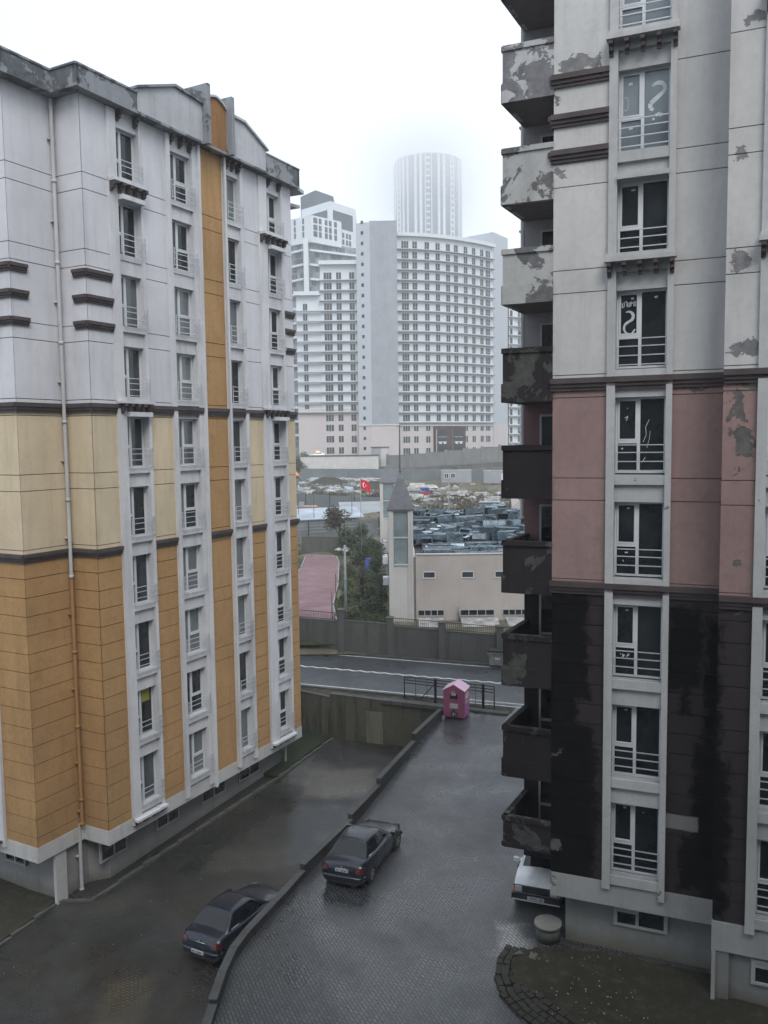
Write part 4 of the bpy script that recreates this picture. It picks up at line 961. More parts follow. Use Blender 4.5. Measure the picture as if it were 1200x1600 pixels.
        b = MB(); b.tube([(-h + .22, -w2 * .985, .48), (-h + .0, -w2 * .78, .48), (-h - .03, 0, .48), (-h + .0, w2 * .78, .48), (-h + .22, w2 * .985, .48)], .07, 8); b.build('rear_bumper', paint, t)
        b = MB(); b.tube([(h - .28, -w2 * .95, .42), (h - .02, -w2 * .6, .42), (h + .02, 0, .42), (h - .02, w2 * .6, .42), (h - .28, w2 * .95, .42)], .07, 8); b.build('front_bumper', paint, t)
        pz = .72 if 'middle' in label or 'beside' in label else .50
        pl_ = part('number_plate', 'plate', t, (-h - (.0 if pz > .6 else .112), -h + .02 - (.0 if pz > .6 else .1), -.26, .26, pz - .055, pz + .055))
        mk = MB()
        for i in range(7):
            if i in (2,): continue
            yy = .19 - i * .06; mk.box(-h - .003 - (.0 if pz > .6 else .112), -h - .0005 - (.0 if pz > .6 else .112), yy - .016, yy + .016, pz - .03, pz + .03)
        mk.build('plate_characters', 'trim', pl_)
        b = MB(); b.tube([(-h + .0, -.30, .80), (-h + .0, .30, .80)], .014, 5); b.build('boot_trim', 'chrome', t)
        b = MB(); b.tube([(-h + .02, 0, .84), (-h - .005, 0, .84)], .04, 8); b.build('badge', 'chrome', t)
        b = MB(); b.box(-h + .20, -h + .21, -w2 * .8, w2 * .8, .70, 1.005); 
        part('lower_valance', 'trim', t, (-h + .03, -h + .10, -w2 * .7, w2 * .7, .2, .40))
    else:
        part('grille', 'trim', t, (h - .01, h + .05, -w2 * .90, w2 * .90, .52, .735))
        for s_ in (-1, 1):
            part('headlamp', 'clearlamp', t, (h + .0, h + .085, s_ * w2 * .56, s_ * w2 * .84, .56, .73))
            part('indicator', 'orangecar', t, (h + .0, h + .06, s_ * w2 * .86, s_ * w2 * .93, .54, .66))
            part('tail_lamp', 'redlamp', t, (-h - .02, -h, s_ * w2 * .6, s_ * w2 * .85, .6, .8))
        part('front_bumper', 'trim', t, (h - .12, h + .10, -w2 * .98, w2 * .98, .30, .48)); part('rear_bumper', 'trim', t, (-h - .1, -h + .1, -w2 * .98, w2 * .98, .3, .48))
        part('bumper_strip', 'plate', t, (h + .10, h + .108, -w2 * .95, w2 * .95, .29, .33))
        pl_ = part('number_plate', 'plate', t, (h + .10, h + .112, -.26, .26, .35, .46))
        mk = MB()
        for i in range(7):
            if i == 2: continue
            yy = .19 - i * .06; mk.box(h + .1125, h + .116, yy - .016, yy + .016, .375, .435)
        mk.build('plate_characters', 'trim', pl_)
        for s_ in (-1, 1):
            b = MB(); b.tube([(h - 1.1, s_ * .5, .99), (h - 1.18, s_ * .1, 1.0)], .012, 4); b.build('wiper', 'trim', t)
    if mirrors:
        for s_ in (-1, 1):
            x = xb1 - .22 if kind == 'sedan' else xb1 - .25
            b = MB(); b.obox(Matrix.Translation((x, s_ * (w2 + .07), 1.0)) @ Matrix.Rotation(s_ * .15, 4, 'Z'), .10, .17, .12)
            b.box(x - .02, x + .03, s_ * (w2 * .88), s_ * (w2 + .02), .96, .99)
            b.build('mirror', paint, t)
    return t
def face(dx, dy): return math.atan2(dy, dx)
MC = car('dark slate-blue saloon parked on the ramp beside the parapet wall', (-0.83, 28.17, 1.70), face(.36, .93), 'slate', L=4.45, W=1.76, H=1.46); MC.scale = (.88, .88, .88)
car('dark navy saloon parked in the sunken yard behind the parapet, nearest the picture bottom', (-5.52, 29.40, yardz(-5.4, 29.3)), face(.47, .88), 'navy', L=4.35, W=1.74, H=1.46)
car('old boxy white hatchback parked nose-on under the lowest balcony', (5.27, 26.75, 1.70), face(-.36, -.933), 'carwhite', L=3.8, W=1.56, H=1.42, kind='old', rim='rimd')

# ------------------------------------------------------------------ garden corner at lower right
b = MB(); EP = [(3.30, 21.0), (3.2, 21.9), (3.55, 22.6), (4.2, 23.05), (5.0, 23.0), (6.2, 22.7), (16, 19), (16, 12), (6.0, 17.0), (4.6, 19.3), (3.7, 20.2)]
def dz(x, y): return 1.74
gx = frange(2.9, 16, 60); gy = frange(12, 23.6, 54)
def inpoly(x, y, P):
    c = False; n = len(P)
    for i in range(n):
        (ax, ay), (bx, by) = P[i], P[i - 1]
        if (ay > y) != (by > y) and x < (bx - ax) * (y - ay) / (by - ay) + ax: c = not c
    return c
vs = []; idx = {}
for j, y in enumerate(gy):
    for i, x in enumerate(gx):
        if inpoly(x, y, EP): idx[(i, j)] = len(vs); vs.append((x, y, 1.74 + .05 * math.sin(x * 3.1 + y) * math.cos(y * 2.3) + random.uniform(0, .035) + (.10 if (x - 4.2) ** 2 + (y - 22) ** 2 < .9 else 0)))
fs = [(idx[(i, j)], idx[(i + 1, j)], idx[(i + 1, j + 1)], idx[(i, j + 1)]) for (i, j) in idx if all(q in idx for q in ((i + 1, j), (i + 1, j + 1), (i, j + 1)))]
b.add(vs, fs, 0, True); b.prism(EP, 1.5, 1.715); o = b.build('garden_soil', 'dirt'); o['kind'] = 'structure'
# curved paving border: rows of loose blocks
M['block'] = plaster('mossy_kerb_block', (0.042, 0.040, 0.034), 0.4, 0, streak=0.2, seed=95, grimecol=(0.03, 0.03, 0.02), rough=0.6)
arcp = [(3.45, 23.0), (3.12, 22.4), (2.95, 21.6), (3.02, 20.9), (3.35, 20.2), (3.95, 19.4), (4.8, 18.6), (5.9, 17.9)]
BB = MB(); rnd = random.Random(5)
for row in range(5):
    off = -0.02 + row * .20
    pts = []
    for i in range(len(arcp) - 1):
        a, c = Vector(arcp[i]), Vector(arcp[i + 1])
        for q in range(12): pts.append(a.lerp(c, q / 12))
    # walk the path laying blocks
    dist = rnd.random() * .1; L = 0
    for i in range(len(pts) - 1):
        d = pts[i + 1] - pts[i]; L += d.length
        if L >= dist:
            dist += .235 + rnd.uniform(0, .02)
            t_ = d.normalized(); nrm = Vector((t_.y, -t_.x))
            p = pts[i] - nrm * (-off) if False else pts[i] + Vector((-t_.y, t_.x)) * off * 1.0
            mt = Matrix.Translation((p.x, p.y, 1.735 + rnd.uniform(-.012, .012) + row * .004)) @ Matrix.Rotation(math.atan2(t_.y, t_.x) + rnd.uniform(-.05, .05), 4, 'Z') @ Matrix.Rotation(rnd.uniform(-.05, .05), 4, 'X')
            BB.obox(mt, .215, .165, .10)
o = BB.build('block_kerb', 'block'); o['kind'] = 'structure'
# concrete well ring with lid
M['ringc'] = plaster('speckled_concrete_lid', (0.20, 0.20, 0.185), 0.5, 0, streak=0.1, seed=96)
WR = thing('manhole_ring', 'round concrete manhole ring with a pale lid in front of the white car', 'manhole', (4.66, 23.5, 1.7))
b = MB(); b.tube([(0, 0, 0), (0, 0, .42)], .36, 24); b.build('ring', 'conccap', WR)
b = MB(); b.tube([(0, 0, .42), (0, 0, .50)], .40, 24); b.build('lid', 'ringc', WR)
# stones, rubble and litter
M['stone'] = plaster('muddy_stone', (0.13, 0.125, 0.11), 0.4, 0, seed=97)
def rock(b, p, r, rn, mi=0):
    vs = []; 
    for (x, y, z) in ((1, 0, 0), (-1, 0, 0), (0, 1, 0), (0, -1, 0), (0, 0, 1), (0, 0, -1), (.7, .7, .3), (-.7, .6, .3), (.6, -.7, .4), (-.6, -.7, .2)):
        vs.append((p[0] + x * r * rn.uniform(.7, 1.3), p[1] + y * r * rn.uniform(.7, 1.3), p[2] + z * r * rn.uniform(.5, .9)))
    bm = bmesh.new(); vv = [bm.verts.new(v) for v in vs]; h_ = bmesh.ops.convex_hull(bm, input=vv)
    bm.verts.index_update(); ids = {v: i for i, v in enumerate(bm.verts)}
    b.add([v.co[:] for v in bm.verts], [[ids[v] for v in f.verts] for f in bm.faces], mi); bm.free()
rn = random.Random(9)
for i in range(16):
    a_ = rn.uniform(0, 6.28); rr = rn.uniform(.1, .95); b = MB(); r_ = rn.uniform(.06, .15)
    rock(b, (0, 0, 0), r_, rn); o = b.build('stone', 'stone'); o.location = (3.95 + rr * math.cos(a_) * .7, 22.45 + rr * math.sin(a_) * .55, 1.80)
    tag(o, 'muddy stone in the loose heap by the curved block kerb', 'stone', 'stones heaped at the garden corner')
b = MB()
for i in range(110):
    x, y = rn.uniform(3.6, 6.5), rn.uniform(19.6, 22.9)
    if inpoly(x, y, EP): 
        s_ = rn.uniform(.006, .022); b.obox(Matrix.Translation((x, y, 1.80)) @ Matrix.Rotation(rn.random() * 3, 4, 'Z') @ Matrix.Rotation(rn.random(), 4, 'X'), s_ * 2, s_, s_)
M['litter'] = plain('pale_litter', (0.26, 0.25, 0.235), 0.8, var=.4, scale=20)
tag(b.build('litter', 'litter'), kind='stuff')
b = MB()
for i in range(240):
    x, y = rn.uniform(-14, 1), rn.uniform(25, 46)
    lim = -4.5 + max(0, (y - 24)) * .37
    if x > lim: continue
    s_ = rn.uniform(.008, .028)
    b.obox(Matrix.Translation((x, y, yardz(x, y) + .01)) @ Matrix.Rotation(rn.random() * 3, 4, 'Z'), s_ * 1.6, s_, s_ * .6)
for i in range(120):
    y = rn.uniform(20, 43); x = rn.uniform(0, 4) * rn.random() - 3.8 + (y - 24) * .36
    if y < 24: x = -4.2 + rn.random()
    s_ = rn.uniform(.006, .022); b.obox(Matrix.Translation((x, y, 1.71)) @ Matrix.Rotation(rn.random() * 3, 4, 'Z'), s_ * 1.6, s_, s_ * .6)
tag(b.build('litter', 'litter'), kind='stuff')

# ------------------------------------------------------------------ plants
def leafmat(name, a, c_, d):
    t = NT(name); n_ = t.noise(1.1, 4); n2 = t.noise(7, 3)
    c = t.mix(t.ramp(n_, .35, .65), a, c_); c = t.mix(t.ramp(n2, .5, .7), c, d)
    t.set(Base_Color=c, Roughness=0.6); t.p.inputs['Specular IOR Level'].default_value = .3
    return t.m
M['leaf'] = leafmat('dark_green_leaves', (0.020, 0.034, 0.012), (0.035, 0.052, 0.018), (0.055, 0.075, 0.028))
M['leaf2'] = leafmat('bright_green_leaves', (0.034, 0.050, 0.016), (0.058, 0.078, 0.026), (0.10, 0.115, 0.045))
M['leaf3'] = leafmat('brown_dry_leaves', (0.060, 0.048, 0.024), (0.04, 0.04, 0.018), (0.10, 0.08, 0.04))
M['bark'] = plain('wet_bark', (0.035, 0.030, 0.024), 0.9, var=.4, scale=6)
def crown(b, cx, cy, cz, rx, rz, n, leaf, rnd, blobs=7):
    bl = [(cx + rnd.uniform(-.6, .6) * rx, cy + rnd.uniform(-.6, .6) * rx, cz + rnd.uniform(-.7, .7) * rz, rnd.uniform(.35, .6)) for _ in range(blobs)]
    for _ in range(n):
        q = rnd.choice(bl); v = Vector((rnd.gauss(0, 1), rnd.gauss(0, 1), rnd.gauss(0, 1))).normalized() * (rnd.random() ** .4)
        p = Vector((q[0] + v.x * rx * q[3], q[1] + v.y * rx * q[3], q[2] + v.z * rz * q[3]))
        e1 = Vector((rnd.uniform(-1, 1), rnd.uniform(-1, 1), rnd.uniform(-.5, .5))).normalized(); e2 = e1.orthogonal().normalized()
        l = leaf * rnd.uniform(.6, 1.4)
        b.add([p - e1 * l, p + e2 * l * .45, p + e1 * l, p - e2 * l * .45], [(0, 1, 2, 3)])
def tree(label, x, y, zb, hgt, rx, n, leaf, mat, seed, name='tree', cat='tree', group=None, low=.25):
    rnd = random.Random(seed); t = thing(name, label, cat, (x, y, zb), 0, group)
    b = MB(); tr = .035 * hgt
    b.tube([(0, 0, -.2), (.03 * hgt, 0, hgt * .4), (-.01 * hgt, .02 * hgt, hgt * .85)], [tr, tr * .7, tr * .15], 7)
    for i in range(9):
        a_ = rnd.random() * 6.28; z0 = hgt * rnd.uniform(.2, .65); L_ = rx * rnd.uniform(.5, .95)
        b.tube([(0.02 * hgt, 0, z0), (math.cos(a_) * L_ * .5, math.sin(a_) * L_ * .5, z0 + hgt * .12), (math.cos(a_) * L_, math.sin(a_) * L_, z0 + hgt * .22)], [tr * .45, tr * .25, tr * .08], 5)
    b.build('trunk', 'bark', t)
    b = MB(); crown(b, 0, 0, hgt * (1 + low) / 2, rx, hgt * (1 - low) / 2, n, leaf, rnd, 9); b.build('crown', mat, t)
    return t

# ------------------------------------------------------------------ beige hall with spired stair towers
M['beige'] = plaster('beige_hall_render', (0.44, 0.40, 0.37), 0.15, 0, streak=0.22, seed=101, grimecol=(0.30, 0.27, 0.25))
M['beigew'] = plaster('pale_tower_render', (0.50, 0.49, 0.47), 0.12, 0, streak=0.2, seed=102, grimecol=(0.33, 0.32, 0.31))
M['slate2'] = plain('slate_grey_sheet_roof', (0.075, 0.080, 0.095), 0.5, var=.2, scale=2)
M['tglass'] = glass('pale_green_tower_glass', (0.18, 0.225, 0.23), 0.25, rough=.15)
M['wetroof'] = ground('wet_flat_roof', (0.13, 0.12, 0.115), (0.09, 0.085, 0.085), (0.17, 0.16, 0.15), .3, rough=.18, bump=.08, spec=.5)
HL = thing('hall', 'long low beige hall with a flat wet roof and strip windows at its foot', 'building', (0.3, 62.8, 0), R(-1.0))
HZ = 7.75; HW = 22.0; HD = 38.0
b = MB(); b.box(2.05, HW, 0, HD, 1.5, HZ - .45); b.box(2.05, HW, 0, .3, HZ - .45, HZ); b.box(2.05, HW, HD - .3, HD, HZ - .45, HZ + .2); b.box(0.1, 2.04, .35, HD, 1.5, HZ - .2); b.build('wall', 'beige', HL)
part('flat_roof', 'wetroof', HL, (2.05, HW - .1, .31, HD - .31, HZ - .44, HZ - .36))
part('parapet_coping', 'beigew', HL, (2.05, HW, -.06, .34, HZ, HZ + .07))
part('corner_pilaster', 'beigew', HL, (10.0, 10.8, -.12, -.001, 1.5, HZ - .9)) if False else None
for xx in (2.65, 5.55, 8.05, 10.6):
    wn = part('small_window', 'pvc', HL, (xx - .08, xx + .90, -.05, .02, 6.02 - .08, 6.02), (xx - .06, xx, -.04, .02, 6.02, 6.42), (xx + .82, xx + .88, -.04, .02, 6.02, 6.42), (xx, xx + .82, -.04, .02, 6.42, 6.48))
    part('pane', 'glass2', wn, (xx, xx + .82, -.02, -.005, 6.02, 6.42))
for (a, c) in ((2.2, 4.15), (5.4, 7.95), (8.6, 10.5)):
    b = MB(); nb = 4
    b.box(a, c, -.05, .02, 3.05, 3.12); b.box(a, c, -.05, .02, 3.50, 3.55)
    for i in range(nb + 1): x = a + (c - a) * i / nb; b.box(x - .03, x + .03, -.045, .02, 3.12, 3.50)
    wn = b.build('strip_window', 'pvcd', HL); part('pane', 'glass', wn, (a, c, -.02, -.004, 3.12, 3.50))
for (a, c) in ((2.2, 4.1), (5.4, 8.2), (8.8, 11.5)):
    M.setdefault('cover', plain('dirty_white_light_well_cover', (0.34, 0.33, 0.32), 0.5, var=.5, scale=2))
    b = MB(); b.add([(a, -1.9, 2.65), (c, -1.9, 2.65), (c, -.15, 2.95), (a, -.15, 2.95), (a, -1.9, 2.4), (c, -1.9, 2.4), (c, -.15, 2.4), (a, -.15, 2.4)], [(0, 1, 2, 3), (4, 5, 1, 0), (5, 6, 2, 1), (7, 4, 0, 3), (7, 6, 5, 4), (6, 7, 3, 2)])
    b.build('light_well_cover', 'cover', HL)
b = MB(); b.tube([(5.3, -.25, 2.5), (5.3, -.25, 3.8)], .08, 8); b.build('vent_pipe', 'galv', HL)
def spire_tower(label, x, y, zb, ztop, zap, w_, group):
    t = thing('stair_tower', label, 'tower', (x, y, 0), R(-1), group); h = w_ / 2
    b = MB(); e = .38
    b.box(-h, -h + e, -h, h, zb, ztop); b.box(h - e, h, -h, h, zb, ztop); b.box(-h + e, h - e, -h + .08, h, zb, ztop - 4.1 if ztop - 4.1 > zb else zb + .1)
    b.box(-h + e, h - e, -h + .12, h - .1, ztop - .12, ztop); b.box(-h + e, h - e, -h + .2, h - .1, ztop - 4.1, ztop - .12)
    b.build('shaft', 'beigew', t)
    part('tall_glass_panel', 'tglass', t, (-h + e + .02, h - e - .02, -h + .10, -h + .19, ztop - 4.05, ztop - 2.1), (-h + e + .02, h - e - .02, -h + .10, -h + .19, ztop - 2.0, ztop - .15))
    part('glazing_bar', 'beigew', t, (-h + e, h - e, -h + .04, -h + .1, ztop - 2.1, ztop - 2.0)); part('glazing_sill', 'beigew', t, (-h + e - .02, h - e + .02, -h + .0, -h + .1, ztop - 4.15, ztop - 4.05))
    for sx in (-1, 1): part('edge_pilaster', 'beigew', t, (sx * h - .10 * sx - .06, sx * h - .10 * sx + .06, -h - .06, -h - .001, zb, ztop - .02))
    b = MB(); o_ = .10
    q = [(-h - o_, -h - o_), (h + o_, -h - o_), (h + o_, h + o_), (-h - o_, h + o_)]
    q2 = [(p[0] * .26, p[1] * .26) for p in q]; z1 = ztop + (zap - ztop) * .86
    b.add([(p[0], p[1], ztop) for p in q] + [(p[0], p[1], ztop + .08) for p in q] + [(p[0], p[1], z1) for p in q2] + [(0, 0, zap)],
          [(3, 2, 1, 0)] + [(i, (i + 1) % 4, (i + 1) % 4 + 4, i + 4) for i in range(4)] + [(i + 4, (i + 1) % 4 + 4, (i + 1) % 4 + 8, i + 8) for i in range(4)] + [(i + 8, (i + 1) % 4 + 8, 12) for i in range(4)])
    b.build('spire_roof', 'slate2', t)
    b = MB(); b.tube([(0, 0, zap - .1), (0, 0, zap + .9)], .035, 6)
    for zz, r_ in ((.15, .12), (.4, .09), (.62, .07)): b.tube([(0, 0, zap + zz - r_ * .7), (0, 0, zap + zz), (0, 0, zap + zz + r_ * .7)], [.02, r_, .02], 8)
    b.build('finial', 'slate2', t); return t
spire_tower('pale stair tower with glass strip and grey spire at the front corner of the hall', 1.25, 63.4, 1.5, 11.15, 13.9, 1.85, 'spired stair towers of the hall')
spire_tower('farther square stair tower with grey spire, half hidden behind the front one', 0.55, 98.0, 1.5, 11.5, 13.7, 2.0, 'spired stair towers of the hall')
# the small dishes and condensers on the hall's long side
for i, (yy, zz) in enumerate(((70, 4.3), (76, 5.2), (83, 4.4), (90, 5.0))):
    b = MB(); b.box(-.45, 0.02, -.45, .45, 0, .65); o = b.build('condenser', 'pvc'); o.location = (0.0 - .02 * i + .3, yy, zz); o.rotation_euler = (0, 0, R(-1))
    b2 = MB(); b2.tube([(-.46, 0, .33), (-.475, 0, .33)], .24, 14); b2.build('fan_grille', 'trim', o)
    tag(o, 'white air conditioner unit on the long side wall of the hall', 'air conditioner', 'air conditioners on the hall side')
for i, (yy, zz) in enumerate(((66, 6.6), (72, 7.0), (79, 6.9))):
    b = MB(); n_ = 14; c_ = []
    for r_ in (0, .2, .36):
        for j in range(n_): c_.append((-(r_ * r_) * .6 - .25, r_ * math.cos(6.283 * j / n_), r_ * math.sin(6.283 * j / n_)))
    b.add(c_, [(q * n_ + j, q * n_ + (j + 1) % n_, (q + 1) * n_ + (j + 1) % n_, (q + 1) * n_ + j) for q in range(2) for j in range(n_)], 0, True); b.tube([(-.25, 0, 0), (.1, 0, -.15)], .03, 5)
    o = b.build('satellite_dish', 'galv'); o.location = (0.12, yy, zz); tag(o, 'grey satellite dish on the long side wall of the hall', 'satellite dish', 'satellite dishes on the hall side')

# ------------------------------------------------------------------ ventilation ducts dumped on the hall roof
def ductmat(name, c, r=.28):
    t = NT(name); n_ = t.noise(2.0, 4); t.set(Base_Color=t.mix(t.ramp(n_, .3, .7), sc(c, .7), sc(c, 1.3)), Metallic=.8, Roughness=t.lerp(n_, r * .6, r * 1.6)); return t.m
M['duct'] = ductmat('galvanised_duct_sheet', (0.25, 0.32, 0.37), .24); M['ductd'] = ductmat('weathered_duct_sheet', (0.11, 0.145, 0.17), .3); M['ductb'] = ductmat('bright_duct_sheet', (0.60, 0.66, 0.70), .25)
def duct_mesh(L, w_, h, mat, seams=3):
    b = MB(); t_ = .03
    for (x0, x1, z0, z1) in ((-w_ / 2, w_ / 2, 0, t_), (-w_ / 2, w_ / 2, h - t_, h), (-w_ / 2, -w_ / 2 + t_, t_, h - t_), (w_ / 2 - t_, w_ / 2, t_, h - t_)): b.box(x0, x1, -L / 2, L / 2, z0, z1)
    for i in range(seams + 1):
        y = -L / 2 + .02 + (L - .08) * i / seams; e = .035
        b.box(-w_ / 2 - e, w_ / 2 + e, y, y + .04, h, h + e); b.box(-w_ / 2 - e, -w_ / 2, y, y + .04, 0, h); b.box(w_ / 2, w_ / 2 + e, y, y + .04, 0, h)
    b.box(-w_ / 2 + t_, w_ / 2 - t_, L * .2, L * .2 + .02, t_, h - t_, 1)
    return b.build('duct', [mat, 'room'])
rn = random.Random(21)
protos = [duct_mesh(L_, w_, h_, m_, s_) for (L_, w_, h_, m_, s_) in ((2.2, .85, .6, 'duct', 3), (3.2, .7, .45, 'ductd', 4), (1.4, 1.0, .85, 'duct', 1), (4.4, .6, .4, 'duct', 5), (1.1, .6, .45, 'ductb', 1), (2.0, 1.1, .8, 'ductd', 2))]
used = [False] * len(protos)
def put_duct(i, x, y, z, rz, rx=0.0, ry=0.0):
    o = protos[i]
    if used[i]: o = o.copy(); COL.objects.link(o)
    used[i] = True
    o.location = (x, y, z); o.rotation_euler = (rx, ry, rz)
    tag(o, 'length of rectangular sheet-metal duct dumped on the flat hall roof', 'duct', 'ventilation ducts on the hall roof')
RZ = HZ - .36
for y in frange(64.0, 69.8, 8):                      # laid-out rows at the front
    x = 2.9 + rn.random() * .4
    while x < 11.8:
        i = rn.choice((1, 3, 3, 0)); L_ = (2.2, 3.2, 1.4, 4.4)[i]
        put_duct(i, x + L_ / 2, y, RZ, R(90) + rn.uniform(-.06, .06)); x += L_ + rn.uniform(.02, .5)
for j in range(185):                                 # the tumbled heap
    y = rn.uniform(70.5, 92) ; fx = (y - 70) / 22
    x = rn.uniform(1.9 + fx * .8, 12.6 + fx * 3.5 * rn.random())
    if x > 13.0 and y < 76: x = 12.6
    i = rn.choice((0, 0, 1, 2, 2, 3, 4, 5, 5)); lvl = rn.choice((0, 0, .55, .8, 1.2))
    put_duct(i, x, y, RZ + lvl * (1 if 74 < y < 90 else .5), R(rn.choice((80, 95, 12, -15, 150, 60, 88, 5))) + rn.uniform(-.2, .2), rn.uniform(-.12, .12), rn.uniform(-.12, .12))
for j in range(16):
    put_duct(rn.choice((2, 5, 0)), rn.uniform(17.5, 21), rn.uniform(76, 90), RZ, R(rn.uniform(-10, 10)))
put_duct(1, 15.3, 86, RZ, R(88))
b = MB()
for j in range(60):
    b.obox(Matrix.Translation((rn.uniform(2.5, 13), rn.uniform(64, 92), RZ + rn.uniform(.3, 1.5))) @ Matrix.Rotation(rn.random() * 3, 4, 'Z') @ Matrix.Rotation(rn.uniform(-.5, .5), 4, 'X'), rn.uniform(.3, 1.1), rn.uniform(.2, .6), .02)
tag(b.build('sheet_metal_scraps', 'ductb'), kind='stuff')
# low ridge and side building right of the ducts
LOW = thing('low_building', 'beige low building with a sloping parapet behind the hall roof', 'building', (19.5, 104, 0), R(-8))
b = MB(); b.add([(-3.5, 0, 2), (9, 0, 2), (9, 14, 2), (-3.5, 14, 2), (-3.5, 0, 8.0), (-0.5, 0, 10.6), (9, 0, 10.2), (9, 14, 10.2), (-0.5, 14, 10.6), (-3.5, 14, 8.0)], [(0, 1, 6, 5, 4), (2, 3, 9, 8, 7), (1, 2, 7, 6), (3, 0, 4, 9), (4, 5, 8, 9), (5, 6, 7, 8)])
b.build('wall', 'beige', LOW)
# ------------------------------------------------------------------ garden beside the hall
M['court'] = paving('dusty_pink_court_paving', (0.20, 0.105, 0.115), (0.27, 0.145, 0.155), .2, .1, R(15), (0.16, 0.09, 0.095), wet=(.45, .8), dirt=(0.16, 0.09, 0.09), dirtlim=(.5, .62))
M['courtk'] = plain('pale_court_edging', (0.26, 0.25, 0.235), .8, var=.3)
CT = [(-12.5, 60.8), (-3.6, 60.8), (-4.3, 67.5), (-4.45, 78.0), (-5.0, 90.0), (-5.5, 93.8), (-8.2, 95.0), (-8.9, 94.0), (-8.6, 86), (-9.2, 78)]
b = MB(); b.prism([(x, y) for x, y in CT], 2.2, lambda x, y: fz(y) + .22); o = b.build('pink_path', 'court'); o['kind'] = 'structure'
b = MB()
for a, c in zip(CT[1:], CT[2:]): b.slab(c, a, 2.2, (fz(a[1]) + fz(c[1])) / 2 + .32, .12, 0)
o = b.build('path_edging', 'courtk'); o['kind'] = 'structure'
M['lawn2'] = ground('overgrown_lawn', (0.024, 0.034, 0.013), (0.040, 0.052, 0.018), (0.060, 0.060, 0.028), .9)
sheet('lawn', frange(-30, .2, 24), frange(57.2, 106, 40), lambda x, y: fz(y) + .05 + .04 * math.sin(x * 3) * math.sin(y * 2), 'lawn2')
rn = random.Random(4)
gb = MB()
for _ in range(9000):
    x = rn.uniform(-3.9, .1); y = rn.uniform(58, 90)
    if rn.random() < .15: x = rn.uniform(-16, -9.6) ; y = rn.uniform(64, 100)
    h_ = rn.uniform(.1, .35); z = fz(y) + .05; a_ = rn.random() * 3.14; dx, dy = math.cos(a_) * .06, math.sin(a_) * .06
    gb.add([(x - dx, y - dy, z), (x + dx, y + dy, z), (x + rn.uniform(-.1, .1), y + rn.uniform(-.1, .1), z + h_)], [(0, 1, 2)])
tag(gb.build('grass', 'leaf2'), kind='stuff')
shr = [(-2.9, 64, 1.0, 1.0, 'leaf2'), (-1.4, 66, 1.2, 1.3, 'leaf'), (-2.4, 70, 1.3, 1.3, 'leaf2'), (-.8, 71, 1.5, 1.2, 'leaf'), (-3.2, 75, 1.2, 1.2, 'leaf2'), (-1.8, 77, 1.6, 1.5, 'leaf'), (-.7, 79, 1.5, 1.3, 'leaf'), (-3.4, 82, 1.4, .9, 'leaf3'), (-.6, 65.5, 1.2, .8, 'leaf')]
for i, (x, y, h_, rx, mt_) in enumerate(shr):
    tree('low leafy shrub in the garden between the pink path and the hall', x, y, fz(y), h_, rx, 900, .10, mt_, 40 + i, 'shrub', 'shrub', 'shrubs between the path and the hall', low=-.2)
tree('thin brown-twigged sapling standing among the shrubs before the hall side', -1.9, 67.0, fz(67), 4.2, .55, 350, .09, 'leaf3', 60, low=.2)
tree('thin dark sapling close against the front tower of the hall', -.35, 66.0, fz(66), 3.6, .5, 380, .09, 'leaf', 61, low=.1)
tree('dense dark evergreen behind the garden, right next to the hall wall', -1.9, 88, fz(88), 4.3, 1.9, 4200, .15, 'leaf', 62, low=-.1)
tree('dark bushy tree left of the dense evergreen behind the path', -3.6, 97, fz(97), 3.6, 1.8, 3200, .15, 'leaf', 63, low=-.1)
tree('loose spreading tree rising in front of the corrugated fence', -5.7, 104, fz(104), 5.2, 1.8, 1500, .17, 'leaf3', 64, low=.25)
tree('small dark tree between the two bigger garden trees', -.9, 79.5, fz(79), 3.0, 1.0, 1500, .12, 'leaf', 65, low=0)
for i, (x, y) in enumerate(((-13.5, 70), (-11.5, 84))): tree('weedy clump left of the pink path', x, y, fz(y), 1.0, 1.0, 300, .1, 'leaf3', 70 + i, 'shrub', 'shrub', 'weedy clumps left of the path', low=-.2)
# posts, lamp, garden wall, net
def pole(name, label, cat, x, y, z0, z1, r_=.05, mat='galv', extra=None, group=None):
    t = thing(name, label, cat, (x, y, z0), 0, group); b = MB(); b.tube([(0, 0, -.3), (0, 0, z1 - z0)], [r_, r_ * .7], 8); b.build('pole', mat, t)
    if extra: extra(t, z1 - z0)
    return t
def lamphead(t, h):
    b = MB(); b.tube([(0, 0, h), (-.35, -.1, h + .12), (-.8, -.2, h + .1)], .03, 6); b.build('arm', 'galv', t)
    b = MB(); b.obox(Matrix.Translation((-.95, -.22, h + .1)), .42, .16, .07); b.build('lamp_head', 'galv', t)
pole('utility_pole', 'tall grey pole rising behind the pillar at the end of the pink path', 'pole', -2.75, 57.6, 2.4, 9.2, .11, 'galv')
for i, (x, y, h_) in enumerate(((-4.05, 63, 2.2), (-4.15, 70, 2.4), (-4.2, 78, 2.4), (-11.0, 92, 4.2))):
    pole('fence_post', 'thin dark metal post along the edge of the pink path', 'post', x, y, fz(y), fz(y) + h_, .04, 'black', group='posts along the pink path')
GW = thing('garden_wall', 'mossy low garden wall at the head of the pink path', 'wall', (0, 0, 0)); wall_run(GW, [(-9.6, 97.6), (-5.0, 99.5)], [(5.3, 5.0)], th=.3, zb=2.5); 
part('rail_top', 'courtk', GW, (-9.6, -5.0, 98.9, 99.1, 5.55, 5.63)) if False else None
CTN = thing('bundled_tarpaulin', 'pale crumpled tarpaulin bundle at the head of the pink path', 'tarpaulin', (-4.4, 96.5, fz(96.5)))
